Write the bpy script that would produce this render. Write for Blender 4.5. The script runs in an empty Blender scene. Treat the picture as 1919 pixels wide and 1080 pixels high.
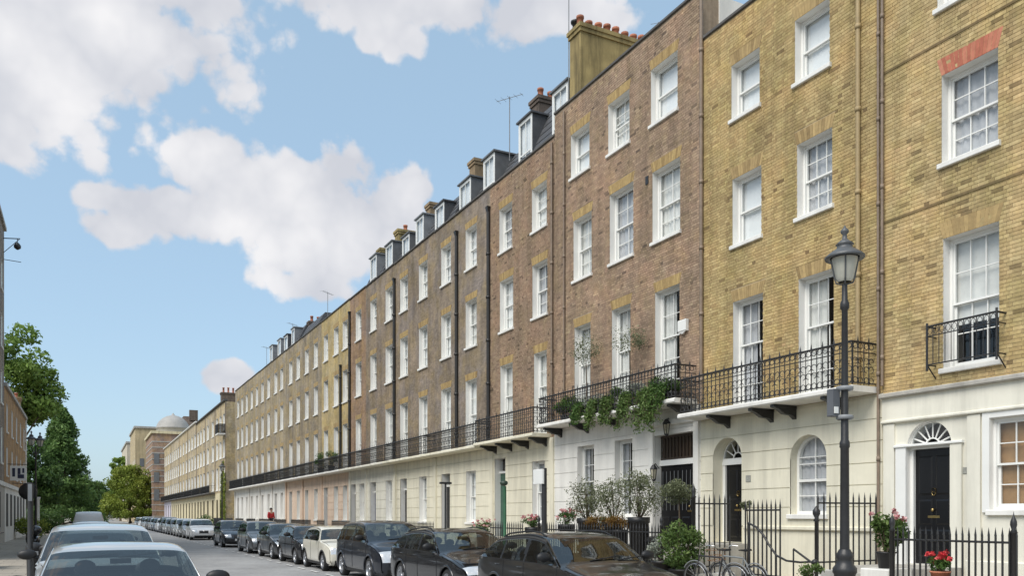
import bpy, math, random
import numpy as np
from mathutils import Vector, Matrix, Euler

R = math.radians
random.seed(11)
rng = np.random.default_rng(5)
scene = bpy.context.scene
col = scene.collection

# ------------------------------------------------------------------ camera, sky, sun, exposure
F_PX, HORIZON, VPX, PH, PW = 1560.0, 967.0, 160.0, 1080.0, 1919.0
CAM_H = 1.8
TH = math.atan((PW / 2 - VPX) / F_PX)
CT, ST, TT = math.cos(TH), math.sin(TH), math.tan(TH)
cam_d = bpy.data.cameras.new('camera')
cam = bpy.data.objects.new('camera', cam_d)
col.objects.link(cam)
cam.location = (0, 0, CAM_H)
cam.rotation_euler = (R(90), 0, -TH)
cam_d.sensor_width = 36
cam_d.lens = 36 * F_PX / PW
cam_d.shift_y = (HORIZON - PH / 2) / PW
cam_d.clip_end = 6000
scene.camera = cam

SUN_EL, SUN_AZ = R(50), R(-112)       # azimuth measured from +Y (down the street), clockwise
sun_d = bpy.data.lights.new('sun', 'SUN')
sun_d.energy = 1.85
sun_d.angle = R(38)
sun_d.color = (1.0, 0.95, 0.87)
sun = bpy.data.objects.new('sun', sun_d)
col.objects.link(sun)
sdir = Vector((math.sin(SUN_AZ) * math.cos(SUN_EL), math.cos(SUN_AZ) * math.cos(SUN_EL), math.sin(SUN_EL)))
sun.rotation_euler = sdir.to_track_quat('Z', 'Y').to_euler()
sun.location = sdir * 60

scene.view_settings.view_transform = 'Standard'
scene.view_settings.look = 'None'
scene.view_settings.gamma = 1.0
scene.view_settings.exposure = 0.8
scene.view_settings.use_curve_mapping = False
scene.cycles.max_bounces = 6
scene.cycles.diffuse_bounces = 3
scene.cycles.glossy_bounces = 3
scene.cycles.transmission_bounces = 3
scene.cycles.transparent_max_bounces = 8
scene.cycles.caustics_reflective = False

def pix_dir(x, y):
    """world direction through a pixel of the photograph"""
    a = (x - PW / 2) / F_PX
    b = (HORIZON - y) / F_PX
    v = Vector((ST + a * CT, CT - a * ST, b))
    return v.normalized()

def make_world():
    w = bpy.data.worlds.new('World')
    scene.world = w
    w.use_nodes = True
    w.cycles.sampling_method = 'MANUAL'
    w.cycles.sample_map_resolution = 512
    nt = w.node_tree
    nt.nodes.clear()
    N = nt.nodes.new
    L = nt.links.new
    out = N('ShaderNodeOutputWorld')
    bg = N('ShaderNodeBackground')
    bg.inputs['Strength'].default_value = 0.122
    sky = N('ShaderNodeTexSky')
    sky.sky_type = 'NISHITA'
    sky.sun_disc = False
    sky.sun_elevation = SUN_EL
    sky.sun_rotation = SUN_AZ
    sky.air_density = 1.0
    sky.dust_density = 1.6
    sky.ozone_density = 1.6
    tc = N('ShaderNodeTexCoord')
    dirv = tc.outputs['Generated']
    def noise(scale, detail, rough, vec, dist=0.0):
        n = N('ShaderNodeTexNoise')
        n.inputs['Scale'].default_value = scale
        n.inputs['Detail'].default_value = detail
        n.inputs['Roughness'].default_value = rough
        n.inputs['Distortion'].default_value = dist
        L(vec, n.inputs['Vector'])
        return n.outputs['Fac']
    def math_(op, a, b=None, clamp=False):
        m = N('ShaderNodeMath')
        m.operation = op
        m.use_clamp = clamp
        for i, v in enumerate((a, b)):
            if v is None:
                continue
            if isinstance(v, (int, float)):
                m.inputs[i].default_value = v
            else:
                L(v, m.inputs[i])
        return m.outputs[0]
    # cumulus banks: (x, y, half width, half height) as seen in the photograph
    banks = [(30, 50, 400, 180), (200, 20, 320, 140), (40, 170, 260, 160), (350, -10, 200, 90), (220, 140, 150, 110), (0, 255, 140, 80), (120, 90, 290, 150), (270, 60, 230, 130),
             (410, 320, 125, 85), (310, 395, 165, 60), (560, 380, 250, 95), (645, 310, 70, 60), (610, 470, 170, 110), (700, 420, 130, 110),
             (770, 355, 50, 45), (225, 425, 75, 42), (590, 535, 100, 55),
             (760, 0, 270, 58), (740, 70, 75, 52), (1020, 20, 200, 62), (1120, 40, 90, 45),
             (430, 708, 62, 34)]
    acc = None
    for (x, y, rw, rh) in banks:
        d = pix_dir(x, y)
        k = math.sqrt(1 + ((x - PW / 2) / F_PX) ** 2 + ((HORIZON - y) / F_PX) ** 2)
        mp = N('ShaderNodeMapping')
        mp.vector_type = 'TEXTURE'
        mp.inputs['Location'].default_value = d
        q = d.to_track_quat('X', 'Z').to_euler()
        mp.inputs['Rotation'].default_value = q
        mp.inputs['Scale'].default_value = (1.2, rw / F_PX / k * 1.0, rh / F_PX / k * 1.0)
        L(dirv, mp.inputs['Vector'])
        ln = N('ShaderNodeVectorMath')
        ln.operation = 'LENGTH'
        L(mp.outputs[0], ln.inputs[0])
        v = math_('SUBTRACT', 1.0, ln.outputs['Value'])
        acc = v if acc is None else math_('SMOOTH_MAX', acc, v)
        if acc.node.operation == 'SMOOTH_MAX':
            acc.node.inputs[2].default_value = 0.18
    # the rest of the sky carries the same broken cumulus
    gen = math_('SUBTRACT', noise(2.6, 2, 0.5, dirv), 0.52)
    gen = math_('MULTIPLY', gen, 5.0)
    c = pix_dir(700, 420)
    dt = N('ShaderNodeVectorMath')
    dt.operation = 'DOT_PRODUCT'
    L(dirv, dt.inputs[0])
    dt.inputs[1].default_value = c
    away = N('ShaderNodeMapRange')
    away.inputs['From Min'].default_value = 0.86
    away.inputs['From Max'].default_value = 0.78
    away.inputs['To Min'].default_value = -2.0
    away.inputs['To Max'].default_value = 0.0
    L(dt.outputs['Value'], away.inputs['Value'])
    gen = math_('ADD', gen, away.outputs[0])
    acc = math_('MAXIMUM', acc, gen)
    n1 = noise(9, 6, 0.58, dirv, 0.15)
    n2 = noise(30, 4, 0.6, dirv)
    # cauliflower lobes: cell distance, warped by the fine noise
    def billow(scale, k):
        vm = N('ShaderNodeVectorMath')
        vm.operation = 'MULTIPLY_ADD'
        nn = N('ShaderNodeTexNoise')
        nn.inputs['Scale'].default_value = scale * 1.2
        nn.inputs['Detail'].default_value = 3
        L(dirv, nn.inputs['Vector'])
        L(nn.outputs['Color'], vm.inputs[0])
        vm.inputs[1].default_value = (k, k, k)
        L(dirv, vm.inputs[2])
        vo = N('ShaderNodeTexVoronoi')
        vo.feature = 'F1'
        vo.inputs['Scale'].default_value = scale
        L(vm.outputs[0], vo.inputs['Vector'])
        return math_('SUBTRACT', 0.42, vo.outputs['Distance'])
    b1 = billow(17, 0.05)
    b2 = billow(42, 0.02)
    bump = math_('ADD', math_('MULTIPLY', math_('SUBTRACT', n1, 0.5), 1.05), math_('MULTIPLY', math_('SUBTRACT', n2, 0.5), 0.55))
    bump = math_('ADD', bump, math_('ADD', math_('MULTIPLY', b1, 0.75), math_('MULTIPLY', b2, 0.35)))
    dens = math_('ADD', acc, bump)
    mr = N('ShaderNodeMapRange')
    mr.interpolation_type = 'SMOOTHSTEP'
    mr.inputs['From Min'].default_value = 0.02
    mr.inputs['From Max'].default_value = 0.29
    L(dens, mr.inputs['Value'])
    # cloud tone: thick cores and undersides greyer and lilac
    n3 = noise(7, 4, 0.6, dirv)
    tone = N('ShaderNodeMapRange')
    tone.inputs['From Min'].default_value = 0.30
    tone.inputs['From Max'].default_value = 0.72
    tv = math_('ADD', n3, math_('MULTIPLY', b1, 0.35))
    L(tv, tone.inputs['Value'])
    cc = N('ShaderNodeMix')
    cc.data_type = 'RGBA'
    cc.inputs['A'].default_value = (3.0, 3.08, 3.35, 1)
    cc.inputs['B'].default_value = (4.4, 4.35, 4.4, 1)
    L(tone.outputs[0], cc.inputs['Factor'])
    # the clear blue between the clouds, paler towards the horizon as thin high cloud veils it
    sxyz = N('ShaderNodeSeparateXYZ')
    L(dirv, sxyz.inputs[0])
    veil = N('ShaderNodeMix')
    veil.data_type = 'RGBA'
    veil.inputs['Factor'].default_value = 0.62
    L(sky.outputs[0], veil.inputs['A'])
    veil.inputs['B'].default_value = (2.15, 3.05, 3.75, 1)
    mx = N('ShaderNodeMix')
    mx.data_type = 'RGBA'
    fac = math_('MULTIPLY', mr.outputs[0], 0.97)
    L(fac, mx.inputs['Factor'])
    L(veil.outputs['Result'], mx.inputs['A'])
    L(cc.outputs['Result'], mx.inputs['B'])
    L(mx.outputs['Result'], bg.inputs['Color'])
    L(bg.outputs[0], out.inputs['Surface'])
make_world()

# ------------------------------------------------------------------ where things stand: x = across the street, y = along it
D = 15.0                              # the terrace front
def S(x, d=D):
    """distance down the street of a picture column on a line d metres right of the camera"""
    return F_PX * d / (CT * CT * (x - VPX)) - d * TT
def Zp(x, y, d=D):
    return CAM_H + (HORIZON - y) / (x - VPX) * d / CT

# ------------------------------------------------------------------ materials
MATS = {}
def mat(name, color, rough=0.7, var=0.12, scale=3.0, bump=0.0, bscale=40.0, metal=0.0, coat=0.0, spec=0.5, stain=None, attr=None, ramp=None, grain=0.0, objvar=0.0, mottle=0.0):
    if name in MATS:
        return MATS[name]
    m = bpy.data.materials.new(name)
    MATS[name] = m
    m.use_nodes = True
    nt = m.node_tree
    N, L = nt.nodes.new, nt.links.new
    b = nt.nodes['Principled BSDF']
    b.inputs['Roughness'].default_value = rough
    b.inputs['Metallic'].default_value = metal
    b.inputs['Coat Weight'].default_value = coat
    b.inputs['Coat Roughness'].default_value = 0.04
    b.inputs['Specular IOR Level'].default_value = spec
    tc = N('ShaderNodeTexCoord')
    geo = N('ShaderNodeNewGeometry')
    pos = geo.outputs['Position']
    cur = None
    if ramp:
        at = N('ShaderNodeAttribute')
        at.attribute_name = attr
        cr = N('ShaderNodeValToRGB')
        cr.color_ramp.interpolation = 'LINEAR'
        els = cr.color_ramp.elements
        els[0].position = ramp[0][0]
        els[0].color = (*ramp[0][1], 1)
        els[1].position = ramp[-1][0]
        els[1].color = (*ramp[-1][1], 1)
        for p, c in ramp[1:-1]:
            e = els.new(p)
            e.color = (*c, 1)
        L(at.outputs['Fac'], cr.inputs[0])
        cur = cr.outputs[0]
    else:
        rgb = N('ShaderNodeRGB')
        rgb.outputs[0].default_value = (*color, 1)
        cur = rgb.outputs[0]
    def mul(cur, fac_socket, lo, hi, fmin=0.3, fmax=0.7):
        mr = N('ShaderNodeMapRange')
        mr.inputs['From Min'].default_value = fmin
        mr.inputs['From Max'].default_value = fmax
        mr.inputs['To Min'].default_value = lo
        mr.inputs['To Max'].default_value = hi
        L(fac_socket, mr.inputs['Value'])
        mx = N('ShaderNodeMix')
        mx.data_type = 'RGBA'
        mx.blend_type = 'MULTIPLY'
        mx.inputs['Factor'].default_value = 1
        cmb = N('ShaderNodeCombineColor')
        for i in range(3):
            L(mr.outputs[0], cmb.inputs[i])
        L(cur, mx.inputs['A'])
        L(cmb.outputs[0], mx.inputs['B'])
        return mx.outputs['Result']
    def noise(scale, detail=5, rough_=0.6, vec=pos):
        n = N('ShaderNodeTexNoise')
        n.inputs['Scale'].default_value = scale
        n.inputs['Detail'].default_value = detail
        n.inputs['Roughness'].default_value = rough_
        L(vec, n.inputs['Vector'])
        return n.outputs['Fac']
    if var:
        cur = mul(cur, noise(scale), 1 - var, 1 + var)
    if mottle:
        # patches that lean yellow or pink, as fired clay and old repairs do
        for sc_, tint in ((0.9, (1.06, 0.96, 0.92)), (1.7, (0.97, 1.0, 0.88))):
            mr = N('ShaderNodeMapRange')
            mr.inputs['From Min'].default_value = 0.45
            mr.inputs['From Max'].default_value = 0.65
            mr.inputs['To Max'].default_value = mottle
            L(noise(sc_, 5, .65), mr.inputs['Value'])
            mx = N('ShaderNodeMix')
            mx.data_type = 'RGBA'
            mx.blend_type = 'MULTIPLY'
            mx.inputs['B'].default_value = (*tint, 1)
            L(mr.outputs[0], mx.inputs['Factor'])
            L(cur, mx.inputs['A'])
            cur = mx.outputs['Result']
    if grain:
        cur = mul(cur, noise(scale * 14, 3), 1 - grain, 1 + grain)
    if objvar:
        oi = N('ShaderNodeObjectInfo')
        cur = mul(cur, oi.outputs['Random'], 1 - objvar, 1 + objvar, 0, 1)
    if stain:
        # rain streaks: noise stretched down the wall
        mp = N('ShaderNodeMapping')
        mp.inputs['Scale'].default_value = (1.6, 1.6, 0.16)
        L(pos, mp.inputs['Vector'])
        cur = mul(cur, noise(1.3, 6, 0.65, mp.outputs[0]), 1 - stain, 1.04, 0.36, 0.56)
    L(cur, b.inputs['Base Color'])
    if bump:
        bp = N('ShaderNodeBump')
        bp.inputs['Strength'].default_value = bump
        bp.inputs['Distance'].default_value = 0.02
        L(noise(bscale, 4), bp.inputs['Height'])
        L(bp.outputs[0], b.inputs['Normal'])
    return m

def brick_mat(name, c1, c2, mortar, scale_var=0.28, stain=0.22):
    """brick courses laid along y and z for the houses too far away to lay brick by brick"""
    if name in MATS:
        return MATS[name]
    m = mat(name, c1, rough=0.88, var=0, spec=0.2)
    nt = m.node_tree
    N, L = nt.nodes.new, nt.links.new
    b = nt.nodes['Principled BSDF']
    geo = N('ShaderNodeNewGeometry')
    sep = N('ShaderNodeSeparateXYZ')
    L(geo.outputs['Position'], sep.inputs[0])
    cmb = N('ShaderNodeCombineXYZ')
    ad = N('ShaderNodeMath')
    L(sep.outputs[0], ad.inputs[0])
    L(sep.outputs[1], ad.inputs[1])
    L(ad.outputs[0], cmb.inputs[0])
    L(sep.outputs[2], cmb.inputs[1])
    bt = N('ShaderNodeTexBrick')
    bt.inputs['Scale'].default_value = 1.0
    bt.inputs['Brick Width'].default_value = 0.225
    bt.inputs['Row Height'].default_value = 0.075
    bt.inputs['Mortar Size'].default_value = 0.007
    bt.inputs['Color1'].default_value = (*c1, 1)
    bt.inputs['Color2'].default_value = (*c2, 1)
    bt.inputs['Mortar'].default_value = (*mortar, 1)
    L(cmb.outputs[0], bt.inputs['Vector'])
    cur = bt.outputs['Color']
    def mulnoise(cur, scale, lo, hi, stretch=None, fmin=.3, fmax=.7):
        n = N('ShaderNodeTexNoise')
        n.inputs['Scale'].default_value = scale
        n.inputs['Detail'].default_value = 6
        n.inputs['Roughness'].default_value = 0.65
        if stretch:
            mp = N('ShaderNodeMapping')
            mp.inputs['Scale'].default_value = stretch
            L(geo.outputs['Position'], mp.inputs['Vector'])
            L(mp.outputs[0], n.inputs['Vector'])
        else:
            L(geo.outputs['Position'], n.inputs['Vector'])
        mr = N('ShaderNodeMapRange')
        mr.inputs['From Min'].default_value = fmin
        mr.inputs['From Max'].default_value = fmax
        mr.inputs['To Min'].default_value = lo
        mr.inputs['To Max'].default_value = hi
        L(n.outputs['Fac'], mr.inputs['Value'])
        mx = N('ShaderNodeVectorMath')
        mx.operation = 'SCALE'
        L(cur, mx.inputs[0])
        L(mr.outputs[0], mx.inputs['Scale'])
        return mx.outputs[0]
    for sc_, tint in ((0.8, (0.92, 0.97, 1.12)), (1.3, (1.03, 1.0, 0.84))):
        n = N('ShaderNodeTexNoise')
        n.inputs['Scale'].default_value = sc_
        n.inputs['Detail'].default_value = 5
        L(geo.outputs['Position'], n.inputs['Vector'])
        mr = N('ShaderNodeMapRange')
        mr.inputs['From Min'].default_value = 0.45
        mr.inputs['From Max'].default_value = 0.62
        L(n.outputs['Fac'], mr.inputs['Value'])
        mx = N('ShaderNodeMix')
        mx.data_type = 'RGBA'
        mx.blend_type = 'MULTIPLY'
        mx.inputs['B'].default_value = (*tint, 1)
        L(mr.outputs[0], mx.inputs['Factor'])
        L(cur, mx.inputs['A'])
        cur = mx.outputs['Result']
    cur = mulnoise(cur, 0.7, 1 - scale_var, 1 + scale_var)
    cur = mulnoise(cur, 5.0, 0.8, 1.2)
    cur = mulnoise(cur, 1.2, 1 - stain, 1.05, (1.5, 1.5, .15), .36, .56)
    L(cur, b.inputs['Base Color'])
    return m

def glass_mat(name, tint=(0.95, 0.97, 0.97), ior=1.65, rough=0.015):
    if name in MATS:
        return MATS[name]
    m = bpy.data.materials.new(name)
    MATS[name] = m
    m.use_nodes = True
    nt = m.node_tree
    nt.nodes.clear()
    N, L = nt.nodes.new, nt.links.new
    out = N('ShaderNodeOutputMaterial')
    mix = N('ShaderNodeMixShader')
    fr = N('ShaderNodeFresnel')
    # the same reflectance from either face of a thin pane
    gb = N('ShaderNodeNewGeometry')
    mi = N('ShaderNodeMapRange')
    mi.inputs['To Min'].default_value = ior
    mi.inputs['To Max'].default_value = 1.0 / ior
    L(gb.outputs['Backfacing'], mi.inputs['Value'])
    L(mi.outputs[0], fr.inputs['IOR'])
    n = N('ShaderNodeTexNoise')
    n.inputs['Scale'].default_value = 1.6
    geo = N('ShaderNodeNewGeometry')
    L(geo.outputs['Position'], n.inputs['Vector'])
    bp = N('ShaderNodeBump')
    bp.inputs['Strength'].default_value = 0.05
    bp.inputs['Distance'].default_value = 0.05
    L(n.outputs['Fac'], bp.inputs['Height'])
    tr = N('ShaderNodeBsdfTransparent')
    tr.inputs[0].default_value = (*tint, 1)
    gl = N('ShaderNodeBsdfGlossy')
    gl.inputs['Roughness'].default_value = rough
    L(bp.outputs[0], gl.inputs['Normal'])
    L(bp.outputs[0], fr.inputs['Normal'])
    L(fr.outputs[0], mix.inputs[0])
    L(tr.outputs[0], mix.inputs[1])
    L(gl.outputs[0], mix.inputs[2])
    L(mix.outputs[0], out.inputs['Surface'])
    return m

M_WHITE = mat('white_paint', (0.80, 0.80, 0.77), 0.5, 0.04, 2.0)
M_SILL = mat('white_sill_paint', (0.78, 0.77, 0.73), 0.6, 0.08, 3.0, stain=0.12)
M_REVEAL = mat('white_reveal_paint', (0.80, 0.785, 0.745), 0.6, 0.04, 2.0)
M_GLASS = glass_mat('window_glass')
M_ROOM = mat('dim_room', (0.07, 0.065, 0.06), 0.9, 0.2, 2.0)
M_NET = mat('net_curtain', (0.86, 0.86, 0.85), 0.9, 0.10, 4.0)
M_NETS = [mat('grey_net_curtain', (0.50, 0.50, 0.52), 0.9, 0.12, 4.0), mat('ivory_net_curtain', (0.72, 0.71, 0.68), 0.9, 0.10, 4.0)]
M_BLIND = mat('white_blind', (0.84, 0.85, 0.86), 0.8, 0.04, 2.0)
M_BROWN = mat('brown_blind', (0.33, 0.19, 0.085), 0.8, 0.15, 5.0)
M_IRON = mat('black_iron', (0.024, 0.024, 0.025), 0.42, 0.2, 9.0, bump=0.1)
M_PIPE = mat('black_pipe_paint', (0.022, 0.021, 0.02), 0.45, 0.2, 6.0)
M_BPIPE = mat('brown_pipe_paint', (0.22, 0.165, 0.12), 0.5, 0.2, 6.0)
M_DOOR = mat('black_gloss_door', (0.007, 0.007, 0.008), 0.3, 0.1, 4.0, spec=.35)
M_BRASS = mat('aged_brass', (0.45, 0.33, 0.14), 0.35, 0.1, 8.0, metal=1.0)
M_CREAM = mat('cream_stucco', (0.74, 0.70, 0.56), 0.75, 0.05, 1.4, bump=0.08, bscale=60, stain=0.17)
M_CREAM2 = mat('pale_cream_stucco', (0.75, 0.725, 0.625), 0.75, 0.05, 1.6, bump=0.08, bscale=60, stain=0.15)
M_STWHITE = mat('white_stucco', (0.76, 0.745, 0.70), 0.75, 0.05, 1.5, bump=0.08, bscale=60, stain=0.13)
M_PEACH = mat('peach_stucco', (0.72, 0.56, 0.43), 0.75, 0.06, 1.5, stain=0.12)
M_OCHRE = mat('weathered_cream_stucco', (0.66, 0.58, 0.38), 0.8, 0.12, 1.2, stain=0.3)
M_STONE = mat('grey_stone', (0.42, 0.40, 0.36), 0.85, 0.15, 4.0, bump=0.15, stain=0.2)
M_COPING = mat('dark_coping', (0.10, 0.095, 0.09), 0.85, 0.2, 3.0)
M_SLATE = mat('roof_slate', (0.075, 0.078, 0.085), 0.6, 0.25, 3.0, bump=0.2, bscale=18)
M_LEAD = mat('lead_sheet', (0.22, 0.23, 0.24), 0.55, 0.15, 3.0)
M_CHIM = mat('sooty_render', (0.34, 0.26, 0.11), 0.9, 0.25, 1.4, stain=0.55)
M_CHIM2 = mat('chimney_brick', (0.30, 0.215, 0.125), 0.9, 0.3, 3.0, stain=0.3)
M_CHIM3 = mat('dark_chimney_brick', (0.13, 0.10, 0.08), 0.9, 0.3, 3.0, stain=0.3)
M_POT = mat('terracotta_pot', (0.40, 0.15, 0.085), 0.8, 0.25, 6.0, objvar=0.25)
M_ASPHALT = mat('asphalt', (0.29, 0.288, 0.285), 0.9, 0.22, 0.45, bump=0.25, bscale=90, grain=0.12)
M_PAVE = mat('paving_slab', (0.36, 0.32, 0.26), 0.85, 0.15, 0.8, bump=0.1, bscale=50, grain=0.06)
M_KERB = mat('granite_kerb', (0.34, 0.33, 0.31), 0.8, 0.2, 4.0)
M_LINE = mat('road_paint', (0.7, 0.69, 0.66), 0.7, 0.15, 5.0)
M_EARTH = mat('ground_earth', (0.16, 0.15, 0.12), 0.95, 0.2, 0.2)
M_BARK = mat('tree_bark', (0.10, 0.075, 0.05), 0.95, 0.3, 6.0, bump=0.4, bscale=12)

# ------------------------------------------------------------------ mesh builder
POS = {}          # object name -> its origin in the frame of its root
ROOT = {}
class MB:
    def __init__(self):
        self.v, self.f, self.sm, self.tone = [], [], [], []
    def poly(self, pts, smooth=False):
        n = len(self.v)
        self.v += [tuple(p) for p in pts]
        self.f.append(tuple(range(n, n + len(pts))))
        self.sm.append(smooth)
    def add(self, verts, faces, smooth=False):
        n = len(self.v)
        self.v += [tuple(p) for p in verts]
        for f in faces:
            self.f.append(tuple(i + n for i in f))
            self.sm.append(smooth)
        return self
    def box(self, x0, x1, y0, y1, z0, z1):
        if x0 > x1: x0, x1 = x1, x0
        if y0 > y1: y0, y1 = y1, y0
        if z0 > z1: z0, z1 = z1, z0
        v = [(x, y, z) for z in (z0, z1) for y in (y0, y1) for x in (x0, x1)]
        return self.add(v, [(0, 2, 3, 1), (4, 5, 7, 6), (0, 1, 5, 4), (2, 6, 7, 3), (0, 4, 6, 2), (1, 3, 7, 5)])
    def cbox(self, x0, x1, y0, y1, z0, z1, c=0.01):
        """box with its four long vertical-profile edges chamfered on the street side (x0)"""
        v = []
        for y in (y0, y1):
            v += [(x1, y, z0), (x0 + c, y, z0), (x0, y, z0 + c), (x0, y, z1 - c), (x0 + c, y, z1), (x1, y, z1)]
        f = [(i, (i + 1) % 6, (i + 1) % 6 + 6, i + 6) for i in range(6)] + [tuple(range(5, -1, -1)), tuple(range(6, 12))]
        return self.add(v, f)
    def tube(self, pts, r, n=6, caps=True, smooth=True):
        pts = [Vector(p) for p in pts]
        rs = r if isinstance(r, (list, tuple)) else [r] * len(pts)
        rings = []
        up = None
        for i, p in enumerate(pts):
            t = (pts[min(i + 1, len(pts) - 1)] - pts[max(i - 1, 0)])
            t = t.normalized() if t.length > 1e-9 else Vector((0, 0, 1))
            if up is None:
                up = Vector((0, 0, 1)) if abs(t.z) < 0.9 else Vector((1, 0, 0))
            a = t.cross(up)
            if a.length < 1e-6:
                a = t.cross(Vector((1, 0, 0)))
            a.normalize()
            b = a.cross(t).normalized()
            up = b
            rings.append([p + a * (rs[i] * math.cos(2 * math.pi * k / n)) + b * (rs[i] * math.sin(2 * math.pi * k / n)) for k in range(n)])
        v = [q for rg in rings for q in rg]
        f = []
        for i in range(len(rings) - 1):
            for k in range(n):
                f.append((i * n + k, i * n + (k + 1) % n, (i + 1) * n + (k + 1) % n, (i + 1) * n + k))
        self.add(v, f, smooth)
        if caps:
            self.poly(rings[0][::-1])
            self.poly(rings[-1])
        return self
    def lathe(self, prof, cx=0, cy=0, cz=0, n=16, smooth=True, axis='z'):
        v = []
        for (r, z) in prof:
            for k in range(n):
                a = 2 * math.pi * k / n
                if axis == 'z':
                    v.append((cx + r * math.cos(a), cy + r * math.sin(a), cz + z))
                elif axis == 'y':
                    v.append((cx + r * math.cos(a), cy + z, cz + r * math.sin(a)))
                else:
                    v.append((cx + z, cy + r * math.cos(a), cz + r * math.sin(a)))
        f = []
        for i in range(len(prof) - 1):
            for k in range(n):
                f.append((i * n + k, i * n + (k + 1) % n, (i + 1) * n + (k + 1) % n, (i + 1) * n + k))
        return self.add(v, f, smooth)
    def sphere(self, c, r, n=10, m=7, sc=(1, 1, 1)):
        prof = [(max(1e-4, math.sin(math.pi * i / m)), -math.cos(math.pi * i / m)) for i in range(m + 1)]
        v = []
        for (q, z) in prof:
            for k in range(n):
                a = 2 * math.pi * k / n
                v.append((c[0] + r * sc[0] * q * math.cos(a), c[1] + r * sc[1] * q * math.sin(a), c[2] + r * sc[2] * z))
        f = [(i * n + k, i * n + (k + 1) % n, (i + 1) * n + (k + 1) % n, (i + 1) * n + k) for i in range(m) for k in range(n)]
        return self.add(v, f, True)
    def data(self, name, origin):
        me = bpy.data.meshes.new(name)
        ox, oy, oz = origin
        me.from_pydata([(a - ox, b - oy, c - oz) for a, b, c in self.v], [], self.f)
        if any(self.sm):
            me.polygons.foreach_set('use_smooth', self.sm)
        if self.tone:
            at = me.attributes.new('tone', 'FLOAT', 'FACE')
            at.data.foreach_set('value', self.tone)
        me.update()
        return me
    def centre(self):
        a = np.array(self.v)
        lo, hi = a.min(0), a.max(0)
        return ((lo[0] + hi[0]) / 2, (lo[1] + hi[1]) / 2, lo[2])
    def build(self, name, m=None, parent=None, origin=None, **props):
        if not self.v:
            return None
        origin = origin or self.centre()
        me = self.data(name, origin)
        if m is not None:
            me.materials.append(m)
        return place(name, me, origin, parent, **props)

def place(name, me, origin, parent=None, rot=None, **props):
    o = bpy.data.objects.new(name, me)
    col.objects.link(o)
    POS[o.name] = tuple(origin)
    if parent is not None:
        o.parent = parent
        p = POS[parent.name]
        o.location = (origin[0] - p[0], origin[1] - p[1], origin[2] - p[2])
    else:
        o.location = origin
    if rot:
        o.rotation_euler = rot
    for k, v in props.items():
        o[k] = v
    return o

def thing(name, label, cat, loc=(0, 0, 0), rotz=0.0, group=None, local=False):
    """an Empty at the base of a thing; parts are given in world space, or around (0,0,0) when local"""
    o = bpy.data.objects.new(name, None)
    o.empty_display_size = 0.2
    col.objects.link(o)
    o.location = loc
    o.rotation_euler = (0, 0, rotz)
    POS[o.name] = (0, 0, 0) if local else tuple(loc)
    tag(o, label, cat, group)
    return o
def tag(o, label=None, cat=None, group=None, kind=None):
    if label: o['label'] = label
    if cat: o['category'] = cat
    if group: o['group'] = group
    if kind: o['kind'] = kind
    return o
def copy_tree(o, parent=None):
    c = o.copy()
    col.objects.link(c)
    POS[c.name] = POS[o.name]
    c.parent = parent
    for ch in o.children:
        copy_tree(ch, c)
    return c
def struct(name, mb, m):
    return tag(mb.build(name, m), kind='structure')

# polygons of a wall with rectangular or round-headed holes; hole = (s0, s1, z0, z1, arched)
def wall_polys(s0, s1, z0, z1, holes):
    zs = {z0, z1}
    for (a, b, c, d, arch) in holes:
        top = d
        for z in (c, d) + ((d + (b - a) / 2,) if arch else ()):
            if z0 < z < z1:
                zs.add(z)
    zs = sorted(zs)
    out = []
    for lo, hi in zip(zs[:-1], zs[1:]):
        if hi - lo < 1e-5:
            continue
        mid = (lo + hi) / 2
        spans = []
        for (a, b, c, d, arch) in holes:
            if c < mid < d:
                spans.append((a, b, None))
            elif arch and d < mid < d + (b - a) / 2:
                spans.append((a, b, d))
        spans.sort()
        left = [(s0, lo), (s0, hi)]
        def edge(a, b, d, side, z):
            if d is None:
                return a if side < 0 else b
            r = (b - a) / 2
            w = math.sqrt(max(0, r * r - (z - d) ** 2))
            return (a + b) / 2 + side * w
        prev = (s0, s0, None, 0)
        pieces = []
        cur_left = None
        lefts = [None] + spans
        rights = spans + [None]
        for lf, rt in zip(lefts, rights):
            n = 8
            zz = [lo + (hi - lo) * i / n for i in range(n + 1)] if ((lf and lf[2] is not None) or (rt and rt[2] is not None)) else [lo, hi]
            L_ = [(s0 if lf is None else edge(*lf, 1, z), z) for z in zz]
            R_ = [(s1 if rt is None else edge(*rt, -1, z), z) for z in zz]
            for i in range(len(zz) - 1):
                q = [L_[i], R_[i], R_[i + 1], L_[i + 1]]
                if max(R_[i][0] - L_[i][0], R_[i + 1][0] - L_[i + 1][0]) > 1e-4:
                    out.append(q)
    return out

def wall_mesh(mb, s0, s1, z0, z1, holes, x):
    for q in wall_polys(s0, s1, z0, z1, holes):
        mb.poly([(x, s, z) for s, z in q][::-1])
    return mb
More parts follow.
